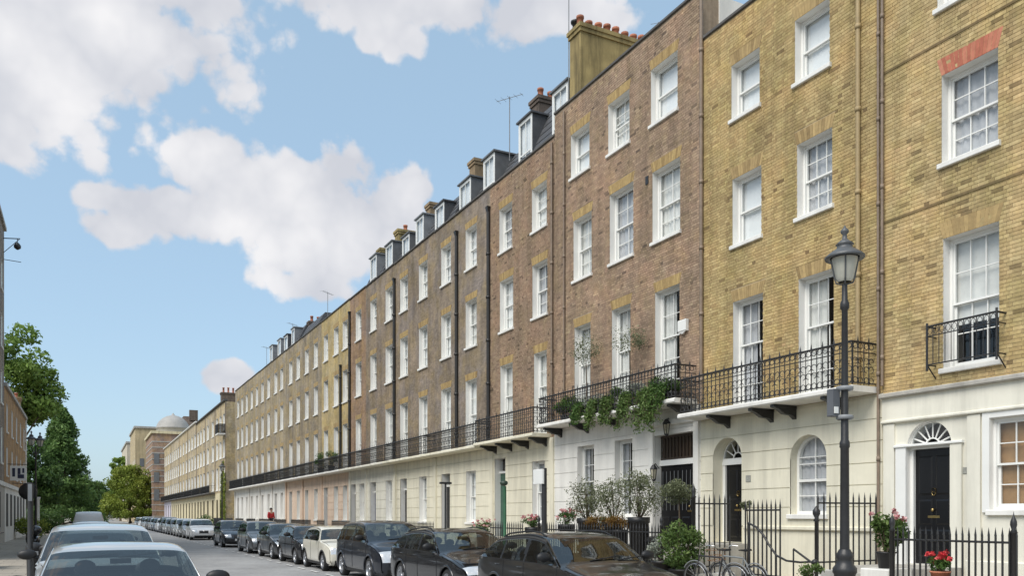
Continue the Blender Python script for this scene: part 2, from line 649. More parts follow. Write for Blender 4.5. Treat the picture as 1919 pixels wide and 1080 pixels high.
# ------------------------------------------------------------------ the ground
g = MB(); g.poly([(-900, -300, -0.02), (900, -300, -0.02), (900, 2500, -0.02), (-900, 2500, -0.02)])
struct('ground', g, M_EARTH)
KL, KR = -0.95, 8.8                   # kerb lines
g = MB()
nseg = 40
for i in range(nseg):
    y0, y1 = -20 + 620 * i / nseg, -20 + 620 * (i + 1) / nseg
    m = (KL + KR) / 2
    g.poly([(KL, y0, 0.0), (m, y0, 0.05), (m, y1, 0.05), (KL, y1, 0.0)], True)
    g.poly([(m, y0, 0.05), (KR, y0, 0.0), (KR, y1, 0.0), (m, y1, 0.05)], True)
struct('road', g, M_ASPHALT)
PV = 0.13
def pave_mat():
    m = M_PAVE
    nt = m.node_tree
    N, L = nt.nodes.new, nt.links.new
    b = nt.nodes['Principled BSDF']
    src = b.inputs['Base Color'].links[0].from_socket
    bt = N('ShaderNodeTexBrick')
    bt.inputs['Scale'].default_value = 1.0
    bt.inputs['Brick Width'].default_value = 0.75
    bt.inputs['Row Height'].default_value = 0.6
    bt.inputs['Mortar Size'].default_value = 0.008
    bt.inputs['Color1'].default_value = (1, 1, 1, 1)
    bt.inputs['Color2'].default_value = (0.86, 0.86, 0.88, 1)
    bt.inputs['Mortar'].default_value = (0.35, 0.35, 0.35, 1)
    geo = N('ShaderNodeNewGeometry')
    L(geo.outputs['Position'], bt.inputs['Vector'])
    mx = N('ShaderNodeMix')
    mx.data_type = 'RGBA'
    mx.blend_type = 'MULTIPLY'
    mx.inputs['Factor'].default_value = 1
    L(src, mx.inputs['A'])
    L(bt.outputs['Color'], mx.inputs['B'])
    L(mx.outputs['Result'], b.inputs['Base Color'])
pave_mat()
for nm, a, b in (('pavement_right', KR + 0.14, 24.0), ('pavement_left', -14.0, KL - 0.14)):
    g = MB()
    for i in range(20):
        y0, y1 = -20 + 31 * i, -20 + 31 * (i + 1)
        g.poly([(a, y0, PV), (b, y0, PV), (b, y1, PV), (a, y1, PV)])
    struct(nm, g, M_PAVE)
for nm, a, b in (('kerb_right', KR, KR + 0.14), ('kerb_left', KL - 0.14, KL)):
    g = MB()
    y = -20
    k = struct(nm, MB().box(a + 0.01, b - 0.001, -20, 600, -0.02, PV - 0.012), M_KERB)
    stone = MB().cbox(a, b, 0, 0.9, -0.02, PV + 0.002, 0.012).data('kerbstone', (0, 0, 0))
    stone.materials.append(M_KERB)
    y = 6.0
    while y < 60:
        place('kerbstone', stone, (0, y, 0), k)
        y += 0.912
# parking bay lines
for i, (x0, x1, y0, y1) in enumerate([(6.35, 6.43, 4, 96), (1.62, 1.70, 4, 150)]):
    g = MB()
    y = y0
    while y < y1:
        g.poly([(x0, y, 0.046 if i == 0 else 0.034), (x1, y, 0.046 if i == 0 else 0.034), (x1, y + 0.9, 0.046 if i == 0 else 0.034), (x0, y + 0.9, 0.046 if i == 0 else 0.034)])
        y += 1.8
    struct('parking_bay_marking', g, M_LINE)

# ------------------------------------------------------------------ bricks
BR_L, BR_H, JT, CRS = 0.215, 0.1025, 0.0095, 0.075
def lay_bricks(s0, s1, z0, z1, traps):
    """(s_a, s_b, z) of every brick of a Flemish bond wall; traps = openings (z0, z1, a0, b0, a1, b1), edges a,b at z0 and z1"""
    out = []
    n = int((z1 - z0) / CRS)
    for i in range(n):
        z = z0 + i * CRS
        zc = z + CRS / 2
        cuts = []
        for (c, d, a0, b0, a1, b1) in traps:
            if c - 0.02 < zc < d + 0.02:
                t = min(1, max(0, (zc - c) / max(1e-6, d - c)))
                cuts.append((a0 + (a1 - a0) * t, b0 + (b1 - b0) * t))
        cuts.sort()
        free, cur = [], s0
        for a, b in cuts:
            if a > cur:
                free.append((cur, a))
            cur = max(cur, b)
        if cur < s1:
            free.append((cur, s1))
        s = s0 - (0.0 if i % 2 else 0.162)
        hdr = bool(i % 2)
        while s < s1:
            w = BR_H if hdr else BR_L
            for a, b in free:
                p, q = max(s, a), min(s + w, b)
                if q - p > 0.03:
                    out.append((p, q, z))
            s += w + JT
            hdr = not hdr
    return out
def brick_mesh(mb, bricks, x, tones):
    for (a, b, z), t in zip(bricks, tones):
        p = x - 0.007 - random.random() * 0.004
        za, zb = z + JT / 2, z + CRS - JT / 2
        v = [(x, a, za), (x, b, za), (x, b, zb), (x, a, zb), (p, a, za), (p, b, za), (p, b, zb), (p, a, zb)]
        mb.add(v, [(4, 7, 6, 5), (0, 4, 5, 1), (1, 5, 6, 2), (2, 6, 7, 3), (3, 7, 4, 0)])
        mb.tone += [t] * 5
def brick_tones(n, dark=0.018):
    t = np.clip(rng.normal(0.5, 0.13, n), 0.02, 0.98)
    d = rng.random(n)
    t[d < dark] = rng.random((d < dark).sum()) * 0.14
    return [float(v) for v in t]

BRICK_SETS = {
    'stock': [(0.0, (0.16, 0.115, 0.065)), (0.18, (0.28, 0.20, 0.105)), (0.5, (0.375, 0.28, 0.15)), (0.8, (0.46, 0.355, 0.20)), (1.0, (0.42, 0.27, 0.16))],
    'gold': [(0.0, (0.16, 0.105, 0.055)), (0.18, (0.28, 0.19, 0.09)), (0.5, (0.37, 0.265, 0.125)), (0.8, (0.45, 0.335, 0.165)), (1.0, (0.39, 0.23, 0.13))],
    'russet': [(0.0, (0.105, 0.072, 0.055)), (0.2, (0.185, 0.125, 0.085)), (0.5, (0.255, 0.17, 0.115)), (0.8, (0.32, 0.22, 0.145)), (1.0, (0.33, 0.25, 0.15))],
    'brown': [(0.0, (0.10, 0.07, 0.05)), (0.2, (0.18, 0.12, 0.08)), (0.5, (0.245, 0.165, 0.11)), (0.8, (0.30, 0.21, 0.14)), (1.0, (0.33, 0.24, 0.14))],
}
MORTAR = {'stock': (0.42, 0.34, 0.22), 'gold': (0.41, 0.32, 0.19), 'russet': (0.33, 0.26, 0.19), 'brown': (0.30, 0.23, 0.17)}
for _d, _k in (('stock', (1.28, 1.27, 1.08)), ('gold', (1.23, 1.25, 1.12)), ('russet', (1.42, 1.46, 1.44)), ('brown', (1.34, 1.36, 1.34))):
    BRICK_SETS[_d] = [(p_, tuple((.84 * v_ + .16 * (c_[0] + c_[1] + c_[2]) / 3) * q_ for v_, q_ in zip(c_, _k))) for p_, c_ in BRICK_SETS[_d]]
    MORTAR[_d] = tuple(min(.6, v_ * 1.1) for v_ in MORTAR[_d])
def bset(n):
    return (mat('brick_' + n, (1, 1, 1), 0.9, 0.16, 0.9, attr='tone', ramp=BRICK_SETS[n], spec=0.2, stain=0.20, grain=0.15, mottle=0.8),
            mat('mortar_' + n, MORTAR[n], 0.95, 0.2, 0.7, spec=0.1, stain=0.25, grain=0.1))
ARCH_Y = mat('gauged_yellow_brick', (0.46, 0.32, 0.10), 0.9, 0.15, 9.0, attr='tone', ramp=[(0, (0.28, 0.19, 0.08)), (0.5, (0.38, 0.265, 0.115)), (1, (0.46, 0.33, 0.14))])
ARCH_R = mat('gauged_red_brick', (0.46, 0.15, 0.09), 0.9, 0.15, 9.0, attr='tone', ramp=[(0, (0.36, 0.11, 0.07)), (0.5, (0.47, 0.16, 0.10)), (1, (0.52, 0.22, 0.14))])
ARCH_S = mat('gauged_stock_brick', (0.38, 0.27, 0.12), 0.9, 0.15, 9.0, attr='tone', ramp=[(0, (0.26, 0.18, 0.08)), (0.5, (0.38, 0.27, 0.125)), (1, (0.46, 0.33, 0.15))])

def flat_arch(house, s0, s1, z, m, h=0.3, splay=0.09, x=D):
    """voussoirs of a gauged flat arch, each wedge a real brick"""
    mb = MB()
    n = max(7, int((s1 - s0) / 0.075) | 1)
    for i in range(n):
        a0, b0 = s0 + (s1 - s0) * i / n, s0 + (s1 - s0) * (i + 1) / n
        A0, B0 = s0 - splay + (s1 - s0 + 2 * splay) * i / n, s0 - splay + (s1 - s0 + 2 * splay) * (i + 1) / n
        e = 0.003
        p = x - 0.010 - random.random() * 0.003
        v = [(x, a0 + e, z), (x, b0 - e, z), (x, B0 - e, z + h), (x, A0 + e, z + h), (p, a0 + e, z), (p, b0 - e, z), (p, B0 - e, z + h), (p, A0 + e, z + h)]
        mb.add(v, [(4, 7, 6, 5), (0, 4, 5, 1), (1, 5, 6, 2), (2, 6, 7, 3), (3, 7, 4, 0)])
        mb.tone += [float(np.clip(rng.normal(0.5, 0.25), 0, 1))] * 5
    return mb.build('flat_arch', m, house)

# ------------------------------------------------------------------ windows
def sash_window(house, s0, s1, z0, z1, cols=3, rows=(2, 2), r=0.20, near=True, curtain='net', sill=True, x=D, name='sash_window', bar=0.020, open_=0.0, frame_mat=None):
    fm = frame_mat or M_WHITE
    w = MB()
    fw = 0.055
    xf = x + r
    # box frame
    w.box(xf, xf + 0.13, s0, s0 + fw, z0, z1)
    w.box(xf, xf + 0.13, s1 - fw, s1, z0, z1)
    w.box(xf + 0.001, xf + 0.13, s0 + fw, s1 - fw, z1 - fw, z1)
    w.box(xf - 0.015, xf + 0.13, s0 + fw, s1 - fw, z0, z0 + 0.05)
    a, b = s0 + fw, s1 - fw
    lo, hi = z0 + 0.05, z1 - fw
    mid = lo + (hi - lo) * rows[1] / (rows[0] + rows[1])
    st = 0.042
    panes = []
    def sash(za, zb, xs, nr, rail_b, rail_t):
        w.box(xs, xs + 0.04, a, a + st, za, zb)
        w.box(xs, xs + 0.04, b - st, b, za, zb)
        w.box(xs + 0.001, xs + 0.041, a + st, b - st, za, za + rail_b)
        w.box(xs + 0.001, xs + 0.041, a + st, b - st, zb - rail_t, zb)
        ga, gb, gl, gh = a + st, b - st, za + rail_b, zb - rail_t
        for i in range(1, cols):
            c = ga + (gb - ga) * i / cols
            w.box(xs + 0.006, xs + 0.036, c - bar / 2, c + bar / 2, gl, gh)
        for j in range(1, nr):
            c = gl + (gh - gl) * j / nr
            w.box(xs + 0.008, xs + 0.034, ga, gb, c - bar / 2, c + bar / 2)
        for i in range(cols):
            for j in range(nr):
                panes.append((xs + 0.021, ga + (gb - ga) * i / cols, ga + (gb - ga) * (i + 1) / cols, gl + (gh - gl) * j / nr, gl + (gh - gl) * (j + 1) / nr))
    sash(mid - 0.02, hi, xf + 0.025, rows[0], 0.04, 0.045)
    sash(lo + open_, mid + 0.02 + open_, xf + 0.072, rows[1], 0.07, 0.04)
    win = w.build(name, fm, house)
    if near:
        for (px, pa, pb, pc, pd) in panes:
            e = 0.014 * (random.random() - 0.5)
            MB().add([(px, pa, pc), (px + e, pb, pc), (px + e, pb, pd), (px, pa, pd)], [(0, 3, 2, 1)]).build('pane', M_GLASS, win)
    else:
        p = MB()
        for (px, pa, pb, pc, pd) in panes:
            p.poly([(px, pa, pc), (px, pa, pd), (px, pb, pd), (px, pb, pc)])
        p.build('pane', M_GLASS, win)
    rv = MB()
    x0 = x - 0.002
    rv.poly([(x0, s0, z0), (xf + .13, s0, z0), (xf + .13, s0, z1), (x0, s0, z1)])
    rv.poly([(x0, s1, z0), (x0, s1, z1), (xf + .13, s1, z1), (xf + .13, s1, z0)])
    rv.poly([(x0, s0, z1), (xf + .13, s0, z1), (xf + .13, s1, z1), (x0, s1, z1)])
    rv.poly([(x0, s0, z0), (x0, s1, z0), (xf + .13, s1, z0), (xf + .13, s0, z0)])
    rv.build('reveal', M_REVEAL, win)
    if sill:
        MB().cbox(x - 0.075, x + r + 0.02, s0 - 0.06, s1 + 0.06, z0 - 0.10, z0 + 0.004, 0.012).build('sill', M_SILL, win)
    room_behind(win, s0, s1, z0, z1, xf + 0.13, curtain)
    return win

def room_behind(win, s0, s1, z0, z1, xb, curtain):
    rb = MB()
    dp = 1.5
    p = 0.25
    rb.poly([(xb + dp, s0 - p, z0 - p), (xb + dp, s1 + p, z0 - p), (xb + dp, s1 + p, z1 + p), (xb + dp, s0 - p, z1 + p)])
    for q in ([(s0, z0), (s0, z1)], [(s0, z1), (s1, z1)], [(s1, z1), (s1, z0)], [(s1, z0), (s0, z0)]):
        (a, c), (b, d) = q
        def o(s, z):
            return (s - p if s == s0 else s + p, z - p if z == z0 else z + p)
        rb.poly([(xb, a, c), (xb, b, d), (xb + dp, *o(b, d)), (xb + dp, *o(a, c))])
    rb.build('room', M_ROOM, win)
    xc = xb + 0.01
    def folds(a, b, za, zb, m, amp=0.008, nm='curtain'):
        c = MB()
        n = max(4, int((b - a) / 0.05))
        v, f = [], []
        for i in range(n + 1):
            s = a + (b - a) * i / n
            xx = xc + amp * math.sin(i * 1.9 + s) + 0.004 * random.random()
            v += [(xx, s, za), (xx, s, zb)]
        for i in range(n):
            f.append((2 * i, 2 * i + 1, 2 * i + 3, 2 * i + 2))
        c.add(v, f, True)
        c.build(nm, m, win)
    W = s1 - s0
    nets = [M_NET, M_NET, M_NETS[1], M_NETS[0]]
    if curtain == 'net':
        folds(s0, s1, z0, z1, random.choice(nets), .022)
    elif curtain == 'grey':
        folds(s0, s1, z0, z1, M_NETS[0], .024)
    elif curtain == 'blind':
        folds(s0, s1, z0 + (z1 - z0) * 0.04, z1, M_BLIND, 0.002, 'blind')
    elif curtain == 'half':
        folds(s0, s1, z0 + (z1 - z0) * 0.34, z1, M_NETS[1], 0.002, 'blind')
    elif curtain == 'drapes':
        n_ = random.choice(nets[1:])
        k_ = random.uniform(.24, .4)
        folds(s0, s0 + W * k_, z0, z1, n_, .02)
        folds(s1 - W * k_, s1, z0, z1, n_, .02)
    elif curtain == 'brown':
        folds(s0, s1, z0, z1, M_BROWN, 0.002, 'blind')
    elif curtain == 'side':
        folds(s1 - W * 0.5, s1, z0, z1, random.choice(M_NETS), .02)

def px_window(xl, xr, yt, yb):
    """(s_near, s_far, z_bottom, z_top) of an opening traced in the photograph along its far edge"""
    return S(xr), S(xl), Zp(xl, yb), Zp(xl, yt)

def downpipe(house, s, z0, z1, m, r=0.05, x=D - 0.07, hopper=True):
    p = MB()
    p.tube([(x, s, z0), (x, s, z1)], r, 8)
    z = z0 + 0.6
    while z < z1 - 0.3:
        p.lathe([(r, -0.05), (r * 1.3, -0.05), (r * 1.3, 0.05), (r, 0.05)], x, s, z, 8)
        z += 1.8
    if hopper:
        p.add([(x + .06, s - .1, z1 + .22), (x - .1, s - .12, z1 + .22), (x - .1, s + .12, z1 + .22), (x + .06, s + .1, z1 + .22),
               (x + .05, s - .05, z1 - .05), (x - .05, s - .05, z1 - .05), (x - .05, s + .05, z1 - .05), (x + .05, s + .05, z1 - .05)],
              [(0, 1, 2, 3), (0, 4, 5, 1), (1, 5, 6, 2), (2, 6, 7, 3), (3, 7, 4, 0), (4, 7, 6, 5)])
    return p.build('drainpipe', m, house)

def chimney(house, s0, s1, x0, x1, z0, z1, m, pots=6, pot_h=0.45, sub=True):
    c = MB()
    c.box(x0, x1, s0, s1, z0, z1 - 0.28)
    c.box(x0 - 0.05, x1 + 0.05, s0 - 0.05, s1 + 0.05, z1 - 0.28, z1 - 0.14)
    c.box(x0 - 0.09, x1 + 0.09, s0 - 0.09, s1 + 0.09, z1 - 0.14, z1)
    st = c.build('chimney_stack', m, house)
    for i in range(pots):
        x = x0 + (x1 - x0) * (i + 0.5) / pots
        h = pot_h * random.uniform(0.8, 1.15)
        s = (s0 + s1) / 2 + random.uniform(-.03, .03)
        MB().lathe([(0.14, 0), (0.15, 0.06), (0.125, 0.08), (0.115, h - 0.1), (0.14, h - 0.09), (0.14, h), (0.10, h), (0.10, h - 0.3)], x, s, z1 - 0.005, 10).build('chimney_pot', M_POT, st)
    return st

M_LEADD = mat('dull_lead_sheet', (0.13, 0.135, 0.14), 0.6, 0.2, 3.0)
def dormer(house, s0, s1, z0, z1, x0=D + 0.88, depth=1.3, small=False):
    d = MB()
    # cheeks and lead roof
    d.box(x0 + 0.02, x0 + depth, s0, s0 + 0.07, z0, z1)
    d.box(x0 + 0.02, x0 + depth, s1 - 0.07, s1, z0, z1)
    d.box(x0 - 0.08, x0 + depth, s0 - 0.08, s1 + 0.08, z1, z1 + 0.07)
    dm = d.build('dormer', random.choice([M_LEAD, M_SLATE, M_LEADD]), house)
    f = MB()
    a, b = s0 + 0.002, s1 - 0.002
    f.box(x0, x0 + 0.06, a, a + 0.12, z0, z1 - .002)
    f.box(x0, x0 + 0.06, b - 0.12, b, z0, z1 - .002)
    f.box(x0 + .001, x0 + 0.06, a + 0.12, b - 0.12, z1 - 0.14, z1 - .002)
    f.box(x0 - 0.03, x0 + 0.06, a + 0.12, b - 0.12, z0, z0 + 0.12)
    m = (z0 + z1) / 2
    f.box(x0 + 0.012, x0 + 0.05, a + 0.12, b - 0.12, m - 0.03, m + 0.03)
    if not small:
        c = (a + b) / 2
        f.box(x0 + 0.016, x0 + 0.045, c - 0.012, c + 0.012, z0 + 0.12, z1 - 0.14)
    f.build('window_frame', M_WHITE, dm)
    p = MB()
    p.poly([(x0 + 0.035, a + .12, z0 + .12), (x0 + 0.035, a + .12, z1 - .14), (x0 + 0.035, b - .12, z1 - .14), (x0 + 0.035, b - .12, z0 + .12)])
    p.build('pane', M_GLASS, dm)
    MB().box(x0 + 0.12, x0 + 0.14, a + .07, b - .07, z0, z1 - .01).build('blind', M_BLIND, dm)
    return dm

def mansard(house, s0, s1, zp, h=2.1, x0=D + 0.40, run=1.1, back=9.0):
    """slate slope behind the parapet, the slates laid as overlapping courses"""
    m = MB()
    n = 9
    for i in range(n):
        xa, za = x0 + run * i / n, zp - 0.25 + (h + .25) * i / n
        xb, zb = x0 + run * (i + 1) / n, zp - 0.25 + (h + .25) * (i + 1) / n
        m.poly([(xa - 0.02, s0, za), (xa - 0.02, s1, za), (xb, s1, zb), (xb, s0, zb)][::-1])
        m.poly([(xa - 0.02, s0, za), (xa, s0, za), (xa, s1, za), (xa - 0.02, s1, za)])
    zt = zp + h
    m.poly([(x0 + run, s0, zt), (x0 + run, s1, zt), (x0 + back, s1, zt), (x0 + back, s0, zt)])
    for s in (s0, s1):
        m.poly([(x0, s, zp - .25), (x0 + run, s, zt), (x0 + back, s, zt), (x0 + back, s, zp - .25)])
    return m.build('mansard_roof', M_SLATE, house)

def house_body(house, s0, s1, z1, m):
    """side and rear walls, party walls and flat roof behind the front"""
    b = MB()
    e = 0.004
    x0, x1 = D + 0.02, D + 10
    b.poly([(x0, s0 + e, 0), (x0, s0 + e, z1 - .02), (x1, s0 + e, z1 - .02), (x1, s0 + e, 0)])
    b.poly([(x0, s1 - e, 0), (x1, s1 - e, 0), (x1, s1 - e, z1 - .02), (x0, s1 - e, z1 - .02)])
    b.poly([(x1, s0 + e, 0), (x1, s0 + e, z1), (x1, s1 - e, z1), (x1, s1 - e, 0)])
    b.poly([(D + 0.3, s0 + e, z1 - 0.7), (x1, s0 + e, z1 - 0.7), (x1, s1 - e, z1 - 0.7), (D + 0.3, s1 - e, z1 - 0.7)])
    return b.build('party_wall', m, house)

def parapet(house, s0, s1, z, m=None, h=0.09):
    c = MB().cbox(D - 0.06, D + 0.34, s0 + 0.002, s1 - 0.002, z, z + h, 0.015)
    c.box(D + 0.02, D + 0.30, s0 + 0.006, s1 - 0.006, z - 0.9, z - .001)
    return c.build('coping', m or M_COPING, house)

def aerial(house, x, s, z0, h=1.8, n=5, yaw=0.4, boom_z=None):
    a = MB()
    a.tube([(x, s, z0), (x, s, z0 + h)], 0.02, 6)
    c, q = math.cos(yaw), math.sin(yaw)
    zb = z0 + h - 0.06
    a.tube([(x - 0.65 * c, s - 0.65 * q, zb), (x + 0.65 * c, s + 0.65 * q, zb)], 0.012, 5)
    for i in range(n):
        t = -0.6 + 1.2 * i / (n - 1)
        l = 0.26 - 0.025 * i
        a.tube([(x + t * c + l * q, s + t * q - l * c, zb), (x + t * c - l * q, s + t * q + l * c, zb)], 0.008, 4)
    return a.build('aerial', M_LEAD, house)

def front_wall(house, s0, s1, z0, z1, wins, kind, arch_mat, arch_h=0.30, laid=True, part_bricks=None):
    """brick front with its openings; wins = (s0, s1, z0, z1)"""
    holes = [(a, b, c, d, False) for a, b, c, d in wins]
    if laid:
        bm, mm = bset(kind)
        wall_mesh(MB_ := MB(), s0, s1, z0, z1, holes, D)
        wall = MB_.build('brick_front', mm, house)
        traps = []
        for a, b, c, d in wins:
            traps.append((c - 0.02, d, a, b, a, b))
            if arch_mat:
                traps.append((d, d + arch_h, a - .004, b + .004, a - 0.094, b + 0.094))
        br = lay_bricks(s0 + .004, s1 - .004, z0, z1 - 0.01, traps)
        tones = brick_tones(len(br))
        if part_bricks:
            idx = [i for i, q in enumerate(br) if abs(q[1] - q[0] - BR_L) < 1e-4 and part_bricks(q)]
            idx.sort(key=lambda i: (br[i][0] ** 2 + D * D + (br[i][2] - CAM_H) ** 2))
            idx = set(idx[:300])
            variants = []
            for k in range(14):
                vb = MB()
                brick_mesh(vb, [(0, BR_L, 0)], 0.0, [brick_tones(1)[0]])
                me = vb.data('brick', (0, 0, 0))
                me.materials.append(bm)
                variants.append(me)
            for i in idx:
                place('brick', random.choice(variants), (D, br[i][0], br[i][2]), wall)
            rest = [i for i in range(len(br)) if i not in idx]
            br = [br[i] for i in rest]
            tones = [tones[i] for i in rest]
        b = MB()
        brick_mesh(b, br, D, tones)
        tag(b.build('brickwork', bm, wall), kind='stuff')
    else:
        wall_mesh(MB_ := MB(), s0, s1, z0, z1, holes, D)
        wall = MB_.build('brick_front', kind, house)
    if arch_mat:
        for a, b, c, d in wins:
            flat_arch(house, a, b, d, arch_mat, arch_h)
    return wall

# rusticated stucco: a backing wall with courses standing proud of the joints
def stucco(house, s0, s1, z0, z1, holes, m, course=0.47, first=None, proud=0.022, joint=0.022, laid=True):
    wall_mesh(b := MB(), s0, s1, z0, z1, holes, D)
    wall = b.build('stucco_front', m, house)
    if not laid:
        return wall
    z = z0 if first is None else first
    if first is not None and first > z0:
        pass
    while z < z1 - 0.05:
        top = min(z + course - joint, z1)
        groups = []
        for q in wall_polys(s0 + .003, s1 - .003, z, top, holes):
            key = {(round(a, 3), round(b_, 3)) for a, b_ in q}
            hit = [g_ for g_ in groups if g_[0] & key]
            new = (set(key), [q])
            for g_ in hit:
                new[0].update(g_[0])
                new[1].extend(g_[1])
                groups.remove(g_)
            groups.append(new)
        for _, qs in groups:
            c = MB()
            for q in qs:
                x = D - proud
                f = [(x, s, zz) for s, zz in q]
                bk = [(D, s, zz) for s, zz in q]
                n = len(q)
                c.add(f + bk, [tuple(range(n - 1, -1, -1))] + [(i, (i + 1) % n, (i + 1) % n + n, i + n) for i in range(n)])
            c.build('stucco_course', m, wall)
        z += course
    return wall

# cast iron balcony panel: scrolls, ring and spear between two thin uprights
def panel_mesh(w=0.30, h=0.92, lod=5, t=0.011):
    p = MB()
    def arc(cy, cz, r, a0, a1, n=8):
        p.tube([(0, cy + r * math.cos(a0 + (a1 - a0) * i / n), cz + r * math.sin(a0 + (a1 - a0) * i / n)) for i in range(n + 1)], t * 0.8, lod, False)
    p.tube([(0, 0, 0), (0, 0, h)], t, lod)
    p.tube([(0, w / 2, 0), (0, w / 2, h * .98)], t, lod)
    q = w / 2
    arc(q / 2, h - 0.10, q / 2 - .01, 0, 2 * math.pi)
    arc(q * 1.5, h - 0.10, q / 2 - .01, 0, 2 * math.pi)
    arc(q / 2, h * .55, q / 2 - .008, -math.pi / 2, math.pi)
    arc(q * 1.5, h * .55, q / 2 - .008, 0, 1.5 * math.pi)
    arc(q / 2, h * .36, q / 2 - .008, 0, 1.5 * math.pi)
    arc(q * 1.5, h * .36, q / 2 - .008, -math.pi / 2, math.pi)
    arc(q / 2, 0.10, q / 2 - .01, 0, 2 * math.pi)
    arc(q * 1.5, 0.10, q / 2 - .01, 0, 2 * math.pi)
    p.add([(0, q - .03, h), (0, q, h + .13), (0, q + .03, h), (0, q, h - .04), (-.012, q, h + .02), (.012, q, h + .02)], [(0, 1, 4), (1, 2, 4), (2, 3, 4), (3, 0, 4), (1, 0, 5), (2, 1, 5), (3, 2, 5), (0, 3, 5)])
    return p
PANEL = panel_mesh().data('railing_panel', (0, 0, 0)); PANEL.materials.append(M_IRON)
PANEL_FAR = panel_mesh(0.30, 0.92, 3, 0.016).data('railing_panel', (0, 0, 0)); PANEL_FAR.materials.append(M_IRON)
def balcony(name, label, s0, s1, zt, proj=0.78, brackets=(), near=True, slab_mat=None, rail=True, cat='balcony', h=0.92):
    """slab, iron brackets, rails and panels of a first floor balcony; zt = top of the slab"""
    xo = D - proj
    t = thing(name, label, cat, (D, (s0 + s1) / 2, zt - 0.13))
    sl = MB().cbox(xo, D - 0.006, s0, s1, zt - 0.13, zt, 0.03)
    sl.build('slab', slab_mat or M_STONE, t)
    for s in brackets:
        b = MB()
        pts = [(D - .01, zt - .14), (xo + .06, zt - .14), (xo + .06, zt - .20), (xo + .22, zt - .24), (xo + .40, zt - .34), (D - .16, zt - .36), (D - .01, zt - .46)]
        n = len(pts)
        v = [(x, s - .06, z) for x, z in pts] + [(x, s + .06, z) for x, z in pts]
        b.add(v, [tuple(range(n)), tuple(range(2 * n - 1, n - 1, -1))] + [(i, i + n, (i + 1) % n + n, (i + 1) % n) for i in range(n)])
        b.build('bracket', M_IRON, t)
    xr = xo + 0.06
    r = MB()
    path = lambda z: [(D - .02, s0 + .05, z), (xr, s0 + .05, z), (xr, s1 - .05, z), (D - .02, s1 - .05, z)]
    for z, q in ((zt + h, .022), (zt + .06, .014), (zt + h - .21, .012)):
        pp = path(z)
        r = MB()
        for i in range(3):
            r.tube([pp[i], pp[i + 1]], q, 6)
        r.build('rail', M_IRON, t)
    n = max(1, int((s1 - s0 - .1) / 0.30))
    w = (s1 - s0 - .1) / n
    if near:
        for i in range(n):
            o = place('railing_panel', PANEL, (xr, s0 + .05 + i * w, zt + .02), t)
            o.scale = (1, w / 0.30, h / 0.92)
        for s in (s0 + .05, s1 - .05):
            for i in range(2):
                place('railing_panel', PANEL, (xr + .03 + i * .33, s, zt + .02), t, rot=(0, 0, -math.pi / 2))
    else:
        me = PANEL_FAR
        vv = np.array([v.co[:] for v in me.vertices])
        ff = [tuple(p.vertices) for p in me.polygons]
        b = MB()
        for i in range(n):
            q = vv * np.array([1, w / .30, h / .92]) + np.array([xr, s0 + .05 + i * w, zt + .02])
            b.add(q.tolist(), ff)
        tag(b.build('railing_panels', M_IRON, t), kind='stuff')
    return t

# area railings: spear bars between two rails
def bar_mesh(h, r=0.018):
    return MB().tube([(0, 0, 0), (0, 0, h)], r, 5).add([(-.022, 0, h - .01), (0, -.022, h - .01), (.022, 0, h - .01), (0, .022, h - .01), (0, 0, h + .13), (0, 0, h - .05)],
        [(0, 1, 4), (1, 2, 4), (2, 3, 4), (3, 0, 4), (1, 0, 5), (2, 1, 5), (3, 2, 5), (0, 3, 5)])
def railing(name, label, p0, p1, z0, z1, near=True, step=0.125, posts=(), plinth=None, group=None):
    """straight run of area railing from p0 to p1 (x, y), feet at z0, tips at z1"""
    t = thing(name, label, 'railing', (p0[0], p0[1], z0), group=group)
    a, b = Vector((*p0, 0)), Vector((*p1, 0))
    L_ = (b - a).length
    n = max(1, int(L_ / step))
    for z in (z1 - 0.24, z0 + 0.16):
        MB().tube([a + Vector((0, 0, z)), b + Vector((0, 0, z))], 0.018, 4).build('rail', M_IRON, t)
    h = z1 - 0.13 - z0
    if near:
        me = bar_mesh(h).data('railing_bar', (0, 0, 0)); me.materials.append(M_IRON)
        for i in range(n + 1):
            p = a + (b - a) * i / n
            place('railing_bar', me, (p.x, p.y, z0), t)
    else:
        m = bar_mesh(h, 0.015)
        vv = np.array(m.v)
        q = MB()
        for i in range(n + 1):
            p = a + (b - a) * i / n
            q.add((vv + np.array([p.x, p.y, z0])).tolist(), m.f)
        tag(q.build('railing_bars', M_IRON, t), kind='stuff')
    for k in posts:
        p = a + (b - a) * k
        MB().lathe([(0.045, 0), (0.045, z1 - z0 - .1), (0.06, z1 - z0 - .09), (0.03, z1 - z0 - .04), (0.05, z1 - z0 + .03), (0.045, z1 - z0 + .09), (0.012, z1 - z0 + .17), (0.0005, z1 - z0 + .24)], p.x, p.y, z0, 8).build('post', M_IRON, t)
    if plinth is not None:
        d = (b - a).normalized()
        nrm = Vector((-d.y, d.x, 0)) * 0.11
        v = []
        for z in (plinth, z0):
            for q in (a - d * .05 - nrm, b + d * .05 - nrm, b + d * .05 + nrm, a - d * .05 + nrm):
                v.append((q.x, q.y, z))
        MB().add(v, [(0, 1, 5, 4), (1, 2, 6, 5), (2, 3, 7, 6), (3, 0, 4, 7), (4, 5, 6, 7)]).build('plinth', M_STWHITE, t)
    return t
